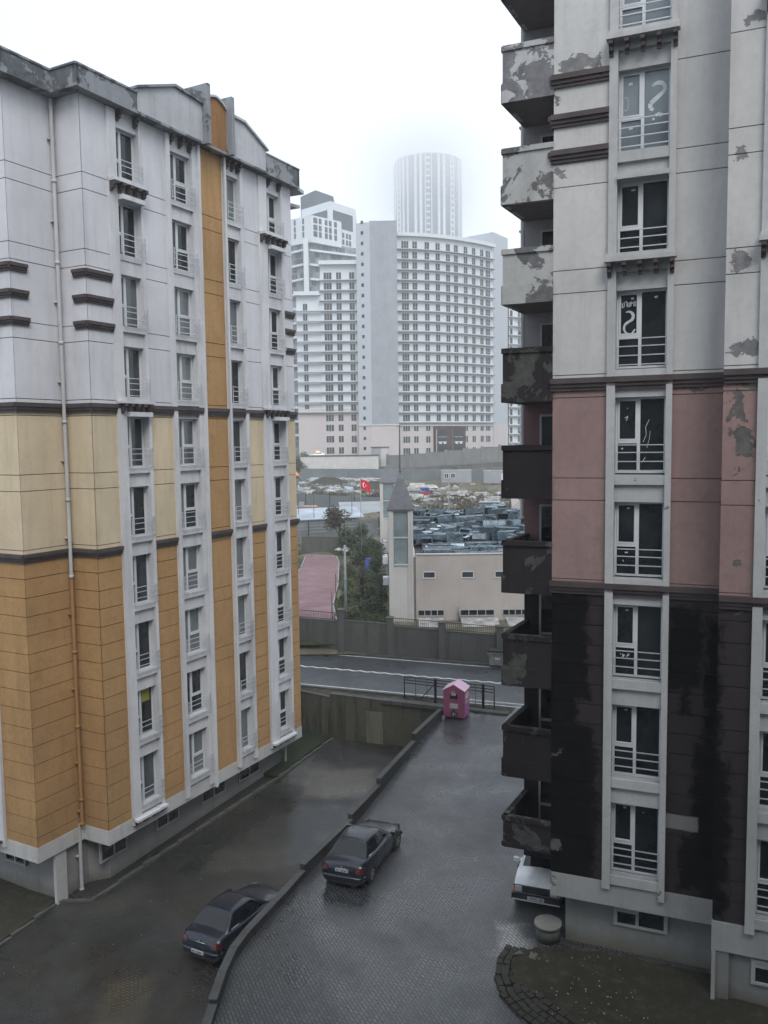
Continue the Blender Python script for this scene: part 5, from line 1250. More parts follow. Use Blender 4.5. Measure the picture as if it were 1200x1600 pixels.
b = MB(); rock(b, (0, 0, .5), .8, random.Random(3)); rock(b, (-.8, 0, .6), .5, random.Random(5)); rock(b, (.5, .2, .4), .6, random.Random(6)); b.build('sheet', 'cover', CTN)
M['blue'] = plain('blue_plastic', (0.02, 0.05, 0.26), .5)
BD = thing('barrel', 'blue plastic barrel standing between the shrubs and the hall', 'barrel', (-1.55, 83.5, fz(83))); b = MB(); b.tube([(0, 0, 0), (0, 0, .5), (0, 0, 1.5)], [.38, .44, .38], 14); b.build('drum', 'blue', BD); b = MB(); b.tube([(0, 0, 1.5), (0, 0, 1.56)], .4, 14); b.build('lid', 'blue', BD)
PN = thing('panel_screen', 'pale framed panel screen next to the blue barrel', 'screen', (-.4, 83, fz(83))); part('panel', 'galv', PN, (-.8, .6, -.03, .03, .2, 1.5)); part('frame', 'pvc', PN, (-.86, -.8, -.05, .05, 0, 1.9), (.6, .66, -.05, .05, 0, 1.6), (-.8, .6, -.05, .05, .1, .2))
ML = thing('metal_sheet_fence', 'grey corrugated metal fence with posts behind the garden', 'fence', (0, 0, 0))
M['corr'] = plain('corrugated_grey_sheet', (0.16, 0.175, 0.185), .5, .3, var=.25, scale=.6)
def sheetfence(parent, a, c, za, zc, h, mat, post='galv', step=3.0, horiz=False, pn='sheet_panel'):
    L = math.hypot(c[0] - a[0], c[1] - a[1]); n = max(1, int(L / step)); dx, dy = (c[0] - a[0]) / L, (c[1] - a[1]) / L; nx, ny = dy, -dx
    for i in range(n):
        f0, f1 = i / n, (i + 1) / n; z = za + (zc - za) * (f0 + f1) / 2; b = MB()
        p = (a[0] + (c[0] - a[0]) * f0 + dx * .03, a[1] + (c[1] - a[1]) * f0 + dy * .03); q = (a[0] + (c[0] - a[0]) * f1 - dx * .03, a[1] + (c[1] - a[1]) * f1 - dy * .03)
        if horiz:
            for k in range(6): b.slab(p, q, z + h * k / 6, z + h * (k + .85) / 6, .02, .03)
        else:
            m_ = int(L / n / .3)
            for k in range(m_):
                u0, u1 = k / m_, (k + .55) / m_; pp_ = (p[0] + (q[0] - p[0]) * u0, p[1] + (q[1] - p[1]) * u0); qq = (p[0] + (q[0] - p[0]) * u1, p[1] + (q[1] - p[1]) * u1)
                b.slab(pp_, qq, z, z + h, .0, .04)
            b.slab(p, q, z, z + h, .03, -.001)
        b.build(pn, mat, parent)
    for i in range(n + 1):
        f = i / n; x, y = a[0] + (c[0] - a[0]) * f, a[1] + (c[1] - a[1]) * f; z = za + (zc - za) * f
        b = MB(); b.box(x - .05, x + .05, y - .12, y - .03, z - .3, z + h + .25); b.build('post', post, parent)
sheetfence(ML, (-19, 105.5), (-.7, 112), 3.3, 3.45, 2.6, 'corr', 'black', 4.0, True)
part('dark_opening', 'room', ML, (-11.6, -9.8, 101.2, 101.4, 3.2, 4.7)) if False else None

# ------------------------------------------------------------------ building site behind the fence
M['sheetw'] = plain('pale_blue_sheet_roof', (0.33, 0.38, 0.43), .4, .1, var=.3, scale=.4)
M['sheetg'] = plain('grey_sheet_roof', (0.27, 0.29, 0.30), .5, .1, var=.15, scale=.4)
M['brickr'] = ground('broken_brick_rubble', (0.20, 0.10, 0.075), (0.15, 0.10, 0.08), (0.30, 0.24, 0.21), 1.5)
M['rubw'] = plain('white_rubble', (0.33, 0.32, 0.30), .9, var=.5, scale=1.0)
M['redp'] = plain('red_painted_metal', (0.32, 0.03, 0.03), .5)
SR = thing('site_shed', 'long shed with a pale blue sheet roof behind the corrugated fence', 'shed', (-8.8, 118, fz(118)), R(12))
b = MB(); b.box(-7, 5, -.1, 5, -1, 1.7); b.build('wall', 'sheetg', SR)
b = MB(); b.add([(-7.5, -.6, 1.6), (6.0, -.6, 1.9), (6.0, 6, 2.9), (-7.5, 6, 2.7), (-7.5, -.6, 1.7), (6.0, -.6, 2.0), (6.0, 6, 3.0), (-7.5, 6, 2.8)], [(3, 2, 1, 0), (4, 5, 6, 7), (0, 1, 5, 4), (1, 2, 6, 5), (2, 3, 7, 6), (3, 0, 4, 7)]); b.build('roof', 'sheetw', SR)
S2 = thing('open_canopy', 'grey sheet canopy on posts to the right of the pale blue shed', 'canopy', (-3.0, 124, fz(124)), R(6))
b = MB(); b.add([(-3.2, -2, 1.4), (3.5, -2, 2.3), (3.5, 3, 3.2), (-3.6, 3, 3.2), (-3.2, -2, 1.5), (3.5, -2, 2.4), (3.5, 3, 3.3), (-3.6, 3, 3.3)], [(3, 2, 1, 0), (4, 5, 6, 7), (0, 1, 5, 4), (1, 2, 6, 5), (2, 3, 7, 6), (3, 0, 4, 7)]); b.build('roof', 'sheetg', S2)
for x in (-2.9, 3.2): b = MB(); b.tube([(x, -1.8, -1), (x, -1.8, 1.6 if x < 0 else 2.2)], .07, 6); b.build('post', 'black', S2)
BR = thing('hoarding', 'grey sheet hoarding running across the building site', 'fence', (0, 0, 0)); M['hoard'] = plain('grey_green_hoarding_sheet', (0.15, 0.17, 0.175), .6, .2, var=.15, scale=.3)
sheetfence(BR, (-26, 150), (-.6, 135), 5.6, 5.0, 2.3, 'hoard', 'black', 4.5)
FH = thing('hoarding', 'long grey-green sheet hoarding at the back of the rubble field', 'fence', (0, 0, 0))
sheetfence(FH, (-17.5, 178), (30, 171), 8.4, 7.9, 2.4, 'hoard', 'galv', 4.5)
rn = random.Random(77)
def debris(name, n, box_, mats, smin, smax, seed, flat=.5, zoff=0.0):
    r_ = random.Random(seed); b = MB()
    for _ in range(n):
        x = r_.uniform(box_[0], box_[1]); y = r_.uniform(box_[2], box_[3]); s_ = smin + (smax - smin) * r_.random() ** 3
        mt = Matrix.Translation((x, y, fz(y) + s_ * .15 + zoff)) @ Matrix.Rotation(r_.random() * 3, 4, 'Z') @ Matrix.Rotation(r_.uniform(-.6, .6), 4, 'X')
        b.obox(mt, s_ * r_.uniform(.6, 2), s_ * r_.uniform(.5, 1.2), s_ * flat * r_.uniform(.2, 1), r_.randrange(len(mats)))
    return tag(b.build(name, mats), kind='stuff')
debris('rubble', 2200, (-16, 1, 154, 176), ['rubw', 'rubw', 'concrete', 'stone', 'sheetw', 'conccap'], .1, 1.5, 1)
debris('rubble', 2600, (2, 32, 140, 166), ['rubw', 'concrete', 'stone', 'stone', 'conccap', 'brickr', 'field'], .08, .85, 2)
debris('rubble', 500, (3, 30, 145, 160), ['rubw', 'rubw', 'sheetg', 'rubw'], .25, 1.5, 12)
debris('rubble', 260, (-16, 2, 168, 177), ['rubw', 'rubw', 'sheetw'], .3, 1.7, 13)
debris('brick_rubble', 1600, (-16, -4, 126, 142), ['brickr', 'brickr', 'rubw', 'concrete'], .08, .6, 3)
debris('rubble', 500, (-3, 12, 118, 138), ['stone', 'rubw', 'concrete'], .06, .4, 4)
M['darkheap'] = ground('dark_earth_heap', (0.03, 0.03, 0.022), (0.05, 0.045, 0.03), (0.02, 0.03, 0.012), .4)
def mound(label, x, y, rx, ry, h, seed, mat='darkheap'):
    r_ = random.Random(seed); n = 18; m_ = 6; b = MB(); vs = [(0, 0, h)]
    for j in range(1, m_ + 1):
        for i in range(n):
            a_ = 6.283 * i / n; f = j / m_ * (1 + .15 * r_.uniform(-1, 1)); vs.append((rx * f * math.cos(a_), ry * f * math.sin(a_), h * (math.cos(min(f, 1) * math.pi) + 1) / 2 + r_.uniform(-.1, .12) * h - (.2 if j == m_ else 0)))
    fs = [(0, 1 + i, 1 + (i + 1) % n) for i in range(n)] + [(1 + (j - 1) * n + i, 1 + j * n + i, 1 + j * n + (i + 1) % n, 1 + (j - 1) * n + (i + 1) % n) for j in range(1, m_) for i in range(n)]
    b.add(vs, fs, 0, True); o = b.build('earth_mound', mat); o.location = (x, y, fz(y)); return tag(o, label, 'mound')
mound('dark earth mound left of the flag in the rubble field', -11.0, 168, 6.5, 3.5, 1.5, 1); mound('low dark mound right behind the flag', -1.8, 160, 5, 4, 1.7, 2)
mound('long stony mound below the office containers', 19, 156, 12, 3.5, 1.2, 3, 'field')
wd = MB(); r_ = random.Random(8)
for _ in range(9000):
    x = r_.uniform(1, 30); y = r_.uniform(112, 150)
    if r_.random() < .3: x = r_.uniform(-16, 0); y = r_.uniform(150, 165)
    if math.sin(x * .5 + 1) + math.sin(y * .35) < -.2: continue
    h_ = r_.uniform(.25, .9); z = fz(y); a_ = r_.random() * 3.14; dx, dy = math.cos(a_) * .16, math.sin(a_) * .16
    wd.add([(x - dx, y - dy, z), (x + dx, y + dy, z), (x + r_.uniform(-.2, .2), y + r_.uniform(-.2, .2), z + h_)], [(0, 1, 2)])
tag(wd.build('weeds', 'leaf3'), kind='stuff')
wd = MB()
for _ in range(6000):
    x = r_.uniform(1, 34); y = r_.uniform(112, 140)
    if r_.random() < .4: x = r_.uniform(-18, 20); y = r_.uniform(180, 205)
    if math.sin(x * .7 + 2) + math.sin(y * .3) < -.1: continue
    h_ = r_.uniform(.25, .8); z = fz(y); a_ = r_.random() * 3.14; dx, dy = math.cos(a_) * .2, math.sin(a_) * .2
    wd.add([(x - dx, y - dy, z), (x + dx, y + dy, z), (x + r_.uniform(-.2, .2), y + r_.uniform(-.2, .2), z + h_)], [(0, 1, 2)])
tag(wd.build('weeds', 'leaf'), kind='stuff')
def board(label, x, y, sx, sy, rx, rz, mat):
    b = MB(); b.box(-sx / 2, sx / 2, -sy / 2, sy / 2, 0, .06); o = b.build('discarded_board', mat); o.location = (x, y, fz(y) + .5); o.rotation_euler = (rx, 0, rz); tag(o, label, 'board')
board('large white board lying aslant on the rubble left of the office container', 8.6, 160, 3.4, 2.2, .25, .3, 'rubw'); board('second white board overlapping the slanting one in the rubble', 6.4, 162, 3.0, 2.4, .3, -.2, 'rubw')
board('long pale plank sloping across the rubble left of the flag', -12.2, 162, 6.5, .35, .05, -.5, 'rubw'); board('pale slab of board above the dark mound', -9.6, 160, 1.8, 1.0, .5, .6, 'sheetw')
TT = thing('tarp_shelter', 'low grey and white tarpaulin shelter in the rubble with a blue and red patch', 'shelter', (5.2, 152, fz(152)))
b = MB(); b.box(-2.6, 1.2, -1, 1, 0, 1.1); b.build('side', 'sheetg', TT); b = MB(); b.vprism([(-3, 1.05), (1.6, 1.05), (1.0, 1.5), (-2.4, 1.55)], -1.4, 1.2); b.build('cover', 'rubw', TT); part('blue_bundle', 'blue', TT, (1.4, 3.0, -.6, .6, .9, 1.5)); part('red_bundle', 'redp', TT, (1.3, 3.2, -.8, .6, 0.1, .7))
WS = thing('boat_trailer', 'low white and red boat-like trailer on the site at the left', 'trailer', (-13.2, 136, fz(136)), R(8)); b = MB(); b.vprism([(-2.4, .3), (1.6, .3), (2.8, .9), (-2.4, .9)], -.8, .8); b.build('hull', 'redp', WS); part('deck', 'rubw', WS, (-2.3, 2.3, -.75, .75, .9, 1.1)); part('windshield', 'sheetg', WS, (-.6, .2, -.5, .5, 1.1, 1.7))
ST = thing('small_shed', 'small grey metal shed behind the ducts on the hall roof', 'shed', (16.6, 131.5, fz(131)), R(-8)); part('wall', 'galv', ST, (-1.5, 1.5, -1.2, 1.2, -.2, 2.1)); part('roof', 'sheetw', ST, (-1.6, 1.7, -1.4, 1.4, 2.1, 2.2)); part('door', 'ductd', ST, (.3, 1.1, -1.24, -1.2, 0, 1.8))
tree('spreading dark bush right of the small metal shed', 20.3, 128, fz(128), 3.6, 2.4, 2600, .16, 'leaf', 90, low=-.1)
tree('bare-branched small tree at the far right of the rubble field', 23.0, 126, fz(126), 3.2, 1.8, 300, .12, 'leaf3', 91, low=.1)
tree('dark green bushy tree by the garage wall at the left edge of the gap', -20.8, 204, fz(204), 4.6, 2.3, 2600, .22, 'leaf', 92, low=-.1)
# office containers
def container(label, x, y, L_, rz, wins, door):
    t = thing('office_container', label, 'container', (x, y, fz(y)), rz, 'site office containers'); part('body', 'sheetg', t, (-L_ / 2, L_ / 2, 0, 2.4, .1, 2.5)); part('roof', 'rubw', t, (-L_ / 2 - .05, L_ / 2 + .05, -.05, 2.45, 2.5, 2.62)); part('base', 'black', t, (-L_ / 2, L_ / 2, .02, 2.4, -.1, .1))
    for wx in wins: wn = part('window', 'pvc', t, (wx - .45, wx + .45, -.04, -.001, 1.0, 2.0)); part('pane', 'glass', wn, (wx - .36, wx - .04, -.05, -.041, 1.08, 1.92), (wx + .04, wx + .36, -.05, -.041, 1.08, 1.92))
    if door: part('door', 'pvc', t, (door - .4, door + .4, -.04, -.001, .15, 2.1))
    return t
container('grey office container with two white windows in the rubble field', 14.6, 168, 6.0, R(-2), (-2.0, -.7), None)
container('plain grey container with one door, right of the windowed one', 22.9, 166.5, 6.0, R(-2), (), .9)
# cars and ambulance far off
car('silver saloon parked at the left end of the far hoarding', (-15.9, 181, fz(181)), R(175), 'silver', kind='sedan', detail=False)
car('dark grey car parked behind the silver saloon', (-16.6, 186, fz(186)), R(172), 'darkcar', kind='sedan', detail=False)
car('orange car half hidden by the corner of the left block', (-20.6, 184, fz(184)), R(175), 'orangecar', kind='old', detail=False)
AM = car('white emergency car with an orange-red light bar above the garage wall', (-17.4, 222, 12.3), R(180), 'carwhite', kind='sedan', detail=False)
t = NT('glowing_orange_beacon'); t.set(Base_Color=(0.9, .2, .05), Emission_Color=(1, .22, .08), Emission_Strength=5.0); M['beacon'] = t.m
part('light_bar', 'beacon', AM, (-.4, .3, -.55, .55, 1.50, 1.68))
AM['label'] = 'white emergency car with a lit orange-red light bar above the garage wall'
# garage wall, hut, stone wall
M['garage'] = plaster('white_garage_render', (0.50, 0.49, 0.47), .15, 0, streak=.3, seed=111)
GR = thing('garage_row', 'long white garage block with blind recessed bays below the tower blocks', 'building', (-20.2, 203.5, 0), R(-1))
b = MB(); b.box(0, 19.0, 0, 8, 8.5, 12.9); b.build('wall', 'garage', GR); part('coping', 'conccap', GR, (-.1, 19.1, -.12, 8, 12.9, 13.1))
for a, c in ((.9, 5.6), (6.2, 8.9), (9.1, 11.4), (11.7, 14.2), (14.6, 18.5)): part('bay_panel', 'beigew', GR, (a, c, -.05, -.001, 9.5, 12.1))
b = MB(); b.box(-36, -1, 211, 250, 7, 12.25); b.box(-1, 60, 236, 250, 7, 12.2); o = b.build('terrace_ground', 'verge'); o['kind'] = 'structure'
HT = thing('hut', 'small grey hut with a flat roof at the right end of the garage block', 'hut', (-.8, 216, 12.2), R(-4)); part('wall', 'sheetg', HT, (-2.3, .2, -.2, 2, -3, 2.6)); part('side_wall', 'beigew', HT, (.2, 2.1, -.2, 2, -3, 2.6)); part('roof', 'conccap', HT, (-2.5, 2.3, -.4, 2.2, 2.6, 2.8))
SW = thing('stone_wall', 'long grey pillared boundary wall climbing to the right below the white tower block', 'wall', (0, 0, 0))
wpts = [(1.0, 206, 9.4, 12.7), (6, 209, 9.5, 12.9), (11, 212, 9.8, 13.2), (16, 215, 10.1, 13.5), (21, 218, 10.4, 13.9), (26, 221, 10.8, 14.2), (31, 224, 11.1, 14.6), (36, 227, 11.4, 14.9), (42, 231, 11.6, 15.2), (50, 235, 12, 15.5)]
M['stonew'] = plaster('grey_boundary_render', (0.185, 0.185, 0.18), .35, 0, streak=.4, seed=112)
for p, q in zip(wpts, wpts[1:]):
    b = MB(); b.slab(p[:2], q[:2], p[2] - 1, (p[3] + q[3]) / 2, .3, 0); b.slab(p[:2], q[:2], (p[3] + q[3]) / 2, (p[3] + q[3]) / 2 + .15, .35, .06); b.build('wall_section', 'stonew', SW)
for p in wpts: part('pillar', 'stonew', SW, (p[0] - .35, p[0] + .35, p[1] - .35, p[1] + .1, p[2] - 1, p[3] + .55))
b = MB(); b.prism([(-3, 196), (60, 222), (60, 233), (1, 205.6)], 6, lambda x, y: 9.5 + max(0, x) * .045 ); o = b.build('far_road', 'apron'); o['kind'] = 'structure'
def xarm(t, h): b = MB(); b.box(-.8, .8, -.05, .05, h - .5, h - .38); b.build('cross_arm', 'black', t)
pole('utility_pole', 'tall dark utility pole in front of the white tower block, right of the hut', 'pole', 4.0, 205, 9.3, 20.3, .2, 'bark', xarm)
pole('street_lamp', 'tall grey lamp pole at the right of the stone wall', 'street lamp', 27.3, 180, 8.6, 15.5, .09, 'galv')
pole('street_lamp', 'thin grey street lamp with an arm rising from the rubble behind the hall roof', 'street lamp', 8.7, 112, 3.6, 11.0, .07, 'galv', lamphead)
pole('street_lamp', 'short lamp pole at the foot of the rubble field', 'street lamp', -15.0, 176, 8.2, 12.2, .08, 'galv') if False else None
for i, (x, y) in enumerate(((-12.3, 120), (-9.9, 118), (-4.6, 120))): pole('site_post', 'thin black site post standing by the sheds', 'post', x, y, fz(y), fz(y) + 5.2, .05, 'black', group='black posts on the site')

# ------------------------------------------------------------------ flag
M['flagred'] = plain('red_flag_cloth', (0.55, 0.015, 0.03), .8, var=.1); M['flagwhite'] = plain('white_flag_cloth', (0.80, 0.78, 0.78), .8, var=.05)
FG = thing('flag', 'red flag with a white crescent and star flying left of the hall towers', 'flag', (-2.35, 86, fz(86)))
FZ = 16.3 - (748 - 690) / F * 86 - fz(86); FW, FH_ = 1.6, 1.05
def fp(u, v, off=0.0):   # u along the fly, v down
    return (u * .60 * FW, .16 * math.sin(u * 5 + v) + off, FZ - v * FH_ * .95 - u * u * .62 - .05 * math.sin(u * 6))
b = MB(); b.tube([(-.03, 0, 0), (-.03, 0, FZ + .15)], .035, 8); b.build('flagpole', 'galv', FG)
b = MB(); nu, nv = 16, 8; b.add([fp(i / nu, j / nv) for j in range(nv + 1) for i in range(nu + 1)], [(j * (nu + 1) + i, j * (nu + 1) + i + 1, (j + 1) * (nu + 1) + i + 1, (j + 1) * (nu + 1) + i) for j in range(nv) for i in range(nu)], 0, True); cl = b.build('cloth', 'flagred', FG)
cres = []; ro, ri, dx = .25, .20, .065; c0 = (.36, .5); n_ = 20; asp = FH_ / FW
outer = [(c0[0] + ro * asp * math.cos(a_), c0[1] + ro * math.sin(a_)) for a_ in [R(35 + 290 * i / n_) for i in range(n_ + 1)]]
inner = [(c0[0] + dx + ri * asp * math.cos(a_), c0[1] + ri * math.sin(a_)) for a_ in [R(48 + 264 * i / n_) for i in range(n_ + 1)]]
inner[0] = outer[0]; inner[-1] = outer[-1]
for off, nm in ((-.012, 'crescent'), (.012, 'crescent')):
    b = MB(); vs = [fp(u, v, off) for u, v in outer + inner]; k = n_ + 1
    b.add(vs, [(i, i + 1, k + i + 1, k + i) for i in range(n_)]); b.build(nm, 'flagwhite', cl)
    b = MB(); vs = [fp(.54, .5, off)] + [fp(.54 + (.115 if i % 2 == 0 else .045) * asp * math.cos(R(180 + 36 * i)), .5 + (.115 if i % 2 == 0 else .045) * math.sin(R(180 + 36 * i)), off) for i in range(10)]
    b.add(vs, [(0, 1 + i, 1 + (i + 1) % 10) for i in range(10)]); b.build('star', 'flagwhite', cl)

# ------------------------------------------------------------------ tower blocks
M['twhite'] = plain('white_tower_render', (0.54, 0.575, 0.60), .85, var=.04, scale=.05)
M['tgrey'] = plaster('blank_grey_gable', (0.30, 0.315, 0.34), .15, 0, streak=.25, seed=121)
M['tlight'] = plain('light_tower_gable', (0.40, 0.43, 0.46), .85, var=.04, scale=.05)
M['tbase'] = plain('pinkish_tower_base', (0.46, 0.42, 0.41), .85, var=.05, scale=.1)
M['tslab'] = plain('grey_balcony_edge', (0.28, 0.29, 0.30), .8)
M['twin'] = plain('far_window_glass', (0.012, 0.014, 0.017), .3, var=.4, scale=.8)
M['tcurt'] = plain('far_window_curtain', (0.17, 0.18, 0.19), .6, var=.3, scale=.8)
M['portal'] = plain('brown_portal_cladding', (0.045, 0.018, 0.016), .6, var=.2)
M['railglass'] = plain('balcony_railing_far', (0.36, 0.38, 0.39), .4, var=.1)
TB = thing('tower_block', 'wide white balconied tower block with a blank grey gable and curved right wing', 'tower block', (0, 0, 0))
nwin = [0]; bulk = MB()
FLH = 2.9; Z0 = 74.6   # eaves of the curved wing; floors counted down
def zrow(r_): return Z0 - 1.1 - FLH * r_ - 2.05      # sill of the window row
def far_window(p, q, z0, z1, nl, big=True):
    """opening with mullions on plan segment p->q"""
    def put(b):
        b.slab(p, q, z0, z1, 0, .03, 0)
        L = math.hypot(q[0] - p[0], q[1] - p[1]); dx, dy = (q[0] - p[0]) / L, (q[1] - p[1]) / L
        for i in range(nl + 1):
            c = L * i / nl; a = max(0, c - .045); e = min(L, c + .045)
            b.slab((p[0] + dx * a, p[1] + dy * a), (p[0] + dx * e, p[1] + dy * e), z0, z1, 0, .07, 1)
        b.slab(p, q, z1 - .08, z1, 0, .075, 1)
    if big and nwin[0] < 99:
        b = MB(); put(b); b.build('window', ['twin', 'twhite'], TB); nwin[0] += 1
    else: put(bulk)
NS = 24
def arcpt(u):        # plan of the curved wing, convex towards us at its left end
    x = 4.6 + 29.6 * u; y = 245 + 3 * u + 13 * u * u
    return (x, y)
b = MB(); segs = [arcpt(i / NS) for i in range(NS + 1)]
for a, c in zip(segs, segs[1:]):
    b.slab(a, c, 21.0, Z0, .5, 0, 0); b.slab(a, c, 11.0, 21.0, .5, 0.001, 1); b.slab(a, c, 20.7, 21.15, 0, .25, 0)
b.prism([(x, y + .45) for x, y in segs] + [(34, 275), (4.6, 275)], 11, Z0 - .1, 0)
b.build('curved_wing_wall', ['twhite', 'tbase'], TB)
b = MB()
for a, c in zip(segs, segs[1:]): b.slab(a, c, Z0, Z0 + 1.0, 1.2, 1.1, 0)
b.build('curved_eave', 'twhite', TB)
cols_px = [(590, 3), (635, 2), (691, 2), (740, 2), (787, 2), (824, 2), (868, 2), (905, 2), (942, 2), (970, 3)]
ulist = []
for zx, nl in cols_px:
    px = 440 + zx / 3.0
    # find u whose projection lands there
    best = min((abs(600 + F * (arcpt(i / 400)[0] / arcpt(i / 400)[1]) * 1.0 - px), i / 400) for i in range(401)); ulist.append((best[1], nl))
WR_ = []
for r_ in range(0, 21):
    for u, nl in ulist:
        if r_ >= 19 and .30 < u < .66: continue
        x, y = arcpt(u); x2_, y2_ = arcpt(u + .01); L = math.hypot(x2_ - x, y2_ - y); dx, dy = (x2_ - x) / L, (y2_ - y) / L; hw = 1.05 if nl == 3 else .72
        if u < .05: hw = 1.2
        zz = zrow(r_) if r_ < 19 else zrow(r_) - .5 * (r_ - 18)
        WR_.append((((x - dx * hw, y - dy * hw), (x + dx * hw, y + dy * hw), zz, zz + 1.95, nl)))
for w_ in sorted(WR_, key=lambda w: w[0][1]): far_window(*w_)
for r_ in range(0, 18):
    b = MB(); z = zrow(r_) - .55
    for a, c in zip(segs, segs[1:]): b.slab(a, c, z, z + .22, 0, .95, 0)
    o = b.build('balcony_slab', 'tslab', TB)
    b = MB()
    for a, c in zip(segs, segs[1:]): b.slab(a, c, z + .22, z + .9, -.85, .90, 0) if r_ > 14 and False else b.slab(a, c, z + 1.05, z + 1.10, -.86, .92, 0)
    b.build('balcony_rail', 'railglass', o)
# entrance portal on the base of the curved wing
b = MB(); ps = [arcpt(u) for u in frange(.345, .66, 7)]
for a, c in zip(ps, ps[1:]): b.slab(a, c, 11.5, 20.6, 0, 1.0, 0)
po = b.build('entrance_portal', 'portal', TB)
for (u0, u1) in ((.375, .465), (.54, .63)):
    a, c = arcpt(u0), arcpt(u1); b = MB(); b.slab(a, c, 12.4, 19.6, 0, 1.05, 0); b.slab(a, c, 15.9, 16.1, 0, 1.1, 1); b.slab(a, c, 17.4, 17.5, 0, 1.1, 1)
    for f in (0, .25, .5, .75, 1):
        x = a[0] + (c[0] - a[0]) * f; y = a[1] + (c[1] - a[1]) * f; b.slab((x - .07, y), (x + .07, y), 12.4, 19.6, 0, 1.12, 1)
    for f in (.12, .62):
        x = a[0] + (c[0] - a[0]) * f; y = a[1] + (c[1] - a[1]) * f; x3 = a[0] + (c[0] - a[0]) * (f + .3); y3 = a[1] + (c[1] - a[1]) * (f + .3)
        b.slab((x, y), (x3, y3), 15.4, 15.9, 0, 1.13, 1)
    b.build('glazed_entrance', ['twin', 'twhite'], po)
# blank grey gable tower with a lighter stair strip
xg0, xg1, xg2 = -7.0, -3.1, 4.6
ZG = at(600, 344, 242).z
b = MB(); b.box(xg1, xg2, 242.5, 262, 21, ZG); b.build('grey_gable', 'tgrey', TB)
b = MB(); b.prism([(xg0, 244.0), (xg1 - .001, 242.5), (xg1 - .001, 262), (xg0, 262)], 21, ZG - .3); b.build('stair_strip', 'tlight', TB)
b = MB(); b.prism([(xg0, 244.0), (xg1, 242.5), (xg2, 242.5), (xg2, 262), (xg0, 262)], 11, 20.95); b.build('gable_base', 'tbase', TB)
b = MB(); b.prism([(xg0 - .1, 243.8), (xg1, 242.3), (xg2 + .1, 242.3), (xg2 + .1, 262), (xg0, 262)], 20.951, 21.2); b.build('string_course', 'twhite', TB)
for r_ in range(-2, 21):
    b = MB(); z = zrow(r_) + .5; b.slab((-5.6, 243.45), (-4.9, 243.18), z, z + .9, 0, .06); b.build('stair_window', 'twin', TB)
# left wing with a step in its roof line
yl = 246.0; XL0, XL1, XL2 = -24.6, -17.6, -7.0
ZL1 = at(540, 414, yl).z; ZL0 = at(490, 462, yl).z
b = MB(); b.box(XL1, XL2, yl, yl + 16, 26, ZL1); b.box(XL0, XL1 - .001, yl + .3, yl + 16, 26, ZL0); b.build('left_wing_wall', 'twhite', TB)
part('left_wing_base', 'tbase', TB, (XL0 + .01, XL2, yl + .01, yl + 16, 11, 25.99))
part('left_wing_eave', 'twhite', TB, (XL1 - .3, XL2, yl - 1.3, yl + 1, ZL1, ZL1 + 1.1), (XL0 - .6, XL1 - .31, yl - 1.0, yl + 1, ZL0, ZL0 + 1.1))
for r_ in range(2, 21):
    zz = zrow(r_) + .3 if r_ < 19 else zrow(r_) - .4 * (r_ - 18) + .3
    for px, nl, hw in ((518, 3, 1.15), (535, 2, .75), (555, 2, .75), (482.5, 2, .65)):
        x = (px - 600) / F * yl * 1.0 + .0
        if zz + 2 > (ZL0 if px < 500 else ZL1) - .3: continue
        far_window((x - hw, yl - .0 if px > 500 else yl + .3), (x + hw, yl if px > 500 else yl + .3), zz, zz + 1.95, nl, big=(r_ % 3 == 0))
    if r_ < 17:
        xa = XL0 - .4 if zz + 1 < ZL0 - 2 else XL1 - .4
        if zz < ZL1 - 3: part('balcony_slab', 'tslab', TB, (xa, XL2 - .01, yl - .9, yl - .001, zz - .5, zz - .28))
o = bulk.build('windows_of_upper_floors', ['twin', 'twhite'], TB); o['kind'] = 'stuff'
# white blank end block on the right
ZR = at(770, 363, 262).z
b = MB(); b.prism([(26.2, 268), (34.3, 261.5), (40.0, 270), (40, 290), (26.2, 290)], 21.0, ZR); b.build('end_block', 'tlight', TB)
b = MB(); b.prism([(34.3, 261.4), (40.1, 270), (40.1, 290), (34.3, 290)], 11, 21.0); b.build('end_block_base', 'tbase', TB)
# further balconied wing glimpsed beside the near block
FWG = thing('tower_block', 'narrow slice of a farther white block with curved balconies right of the wide one', 'tower block', (0, 0, 0))
fs_ = [(41.3 + 8.6 * u, 276 + 14 * u * u) for u in frange(0, 1, 7)]
b = MB()
b.prism(fs_ + [(49.9, 300), (41.3, 300)], 11, 60)
b.build('wall', 'twhite', FWG)
for r_ in range(16):
    b = MB(); z = 58.2 - 2.9 * r_
    for a, c in zip(fs_, fs_[1:]): b.slab(a, c, z - 2.4, z - 2.2, 0, 1.0)
    b.build('balcony_slab', 'tslab', FWG)
    b = MB()
    for i in (0, 2, 4): a, c = fs_[i], fs_[i + 1]; b.slab((a[0] * .75 + c[0] * .25, a[1] * .75 + c[1] * .25), (a[0] * .2 + c[0] * .8, a[1] * .2 + c[1] * .8), z - 1.9, z, 0, .05)
    b.build('window_row', 'twin', FWG)
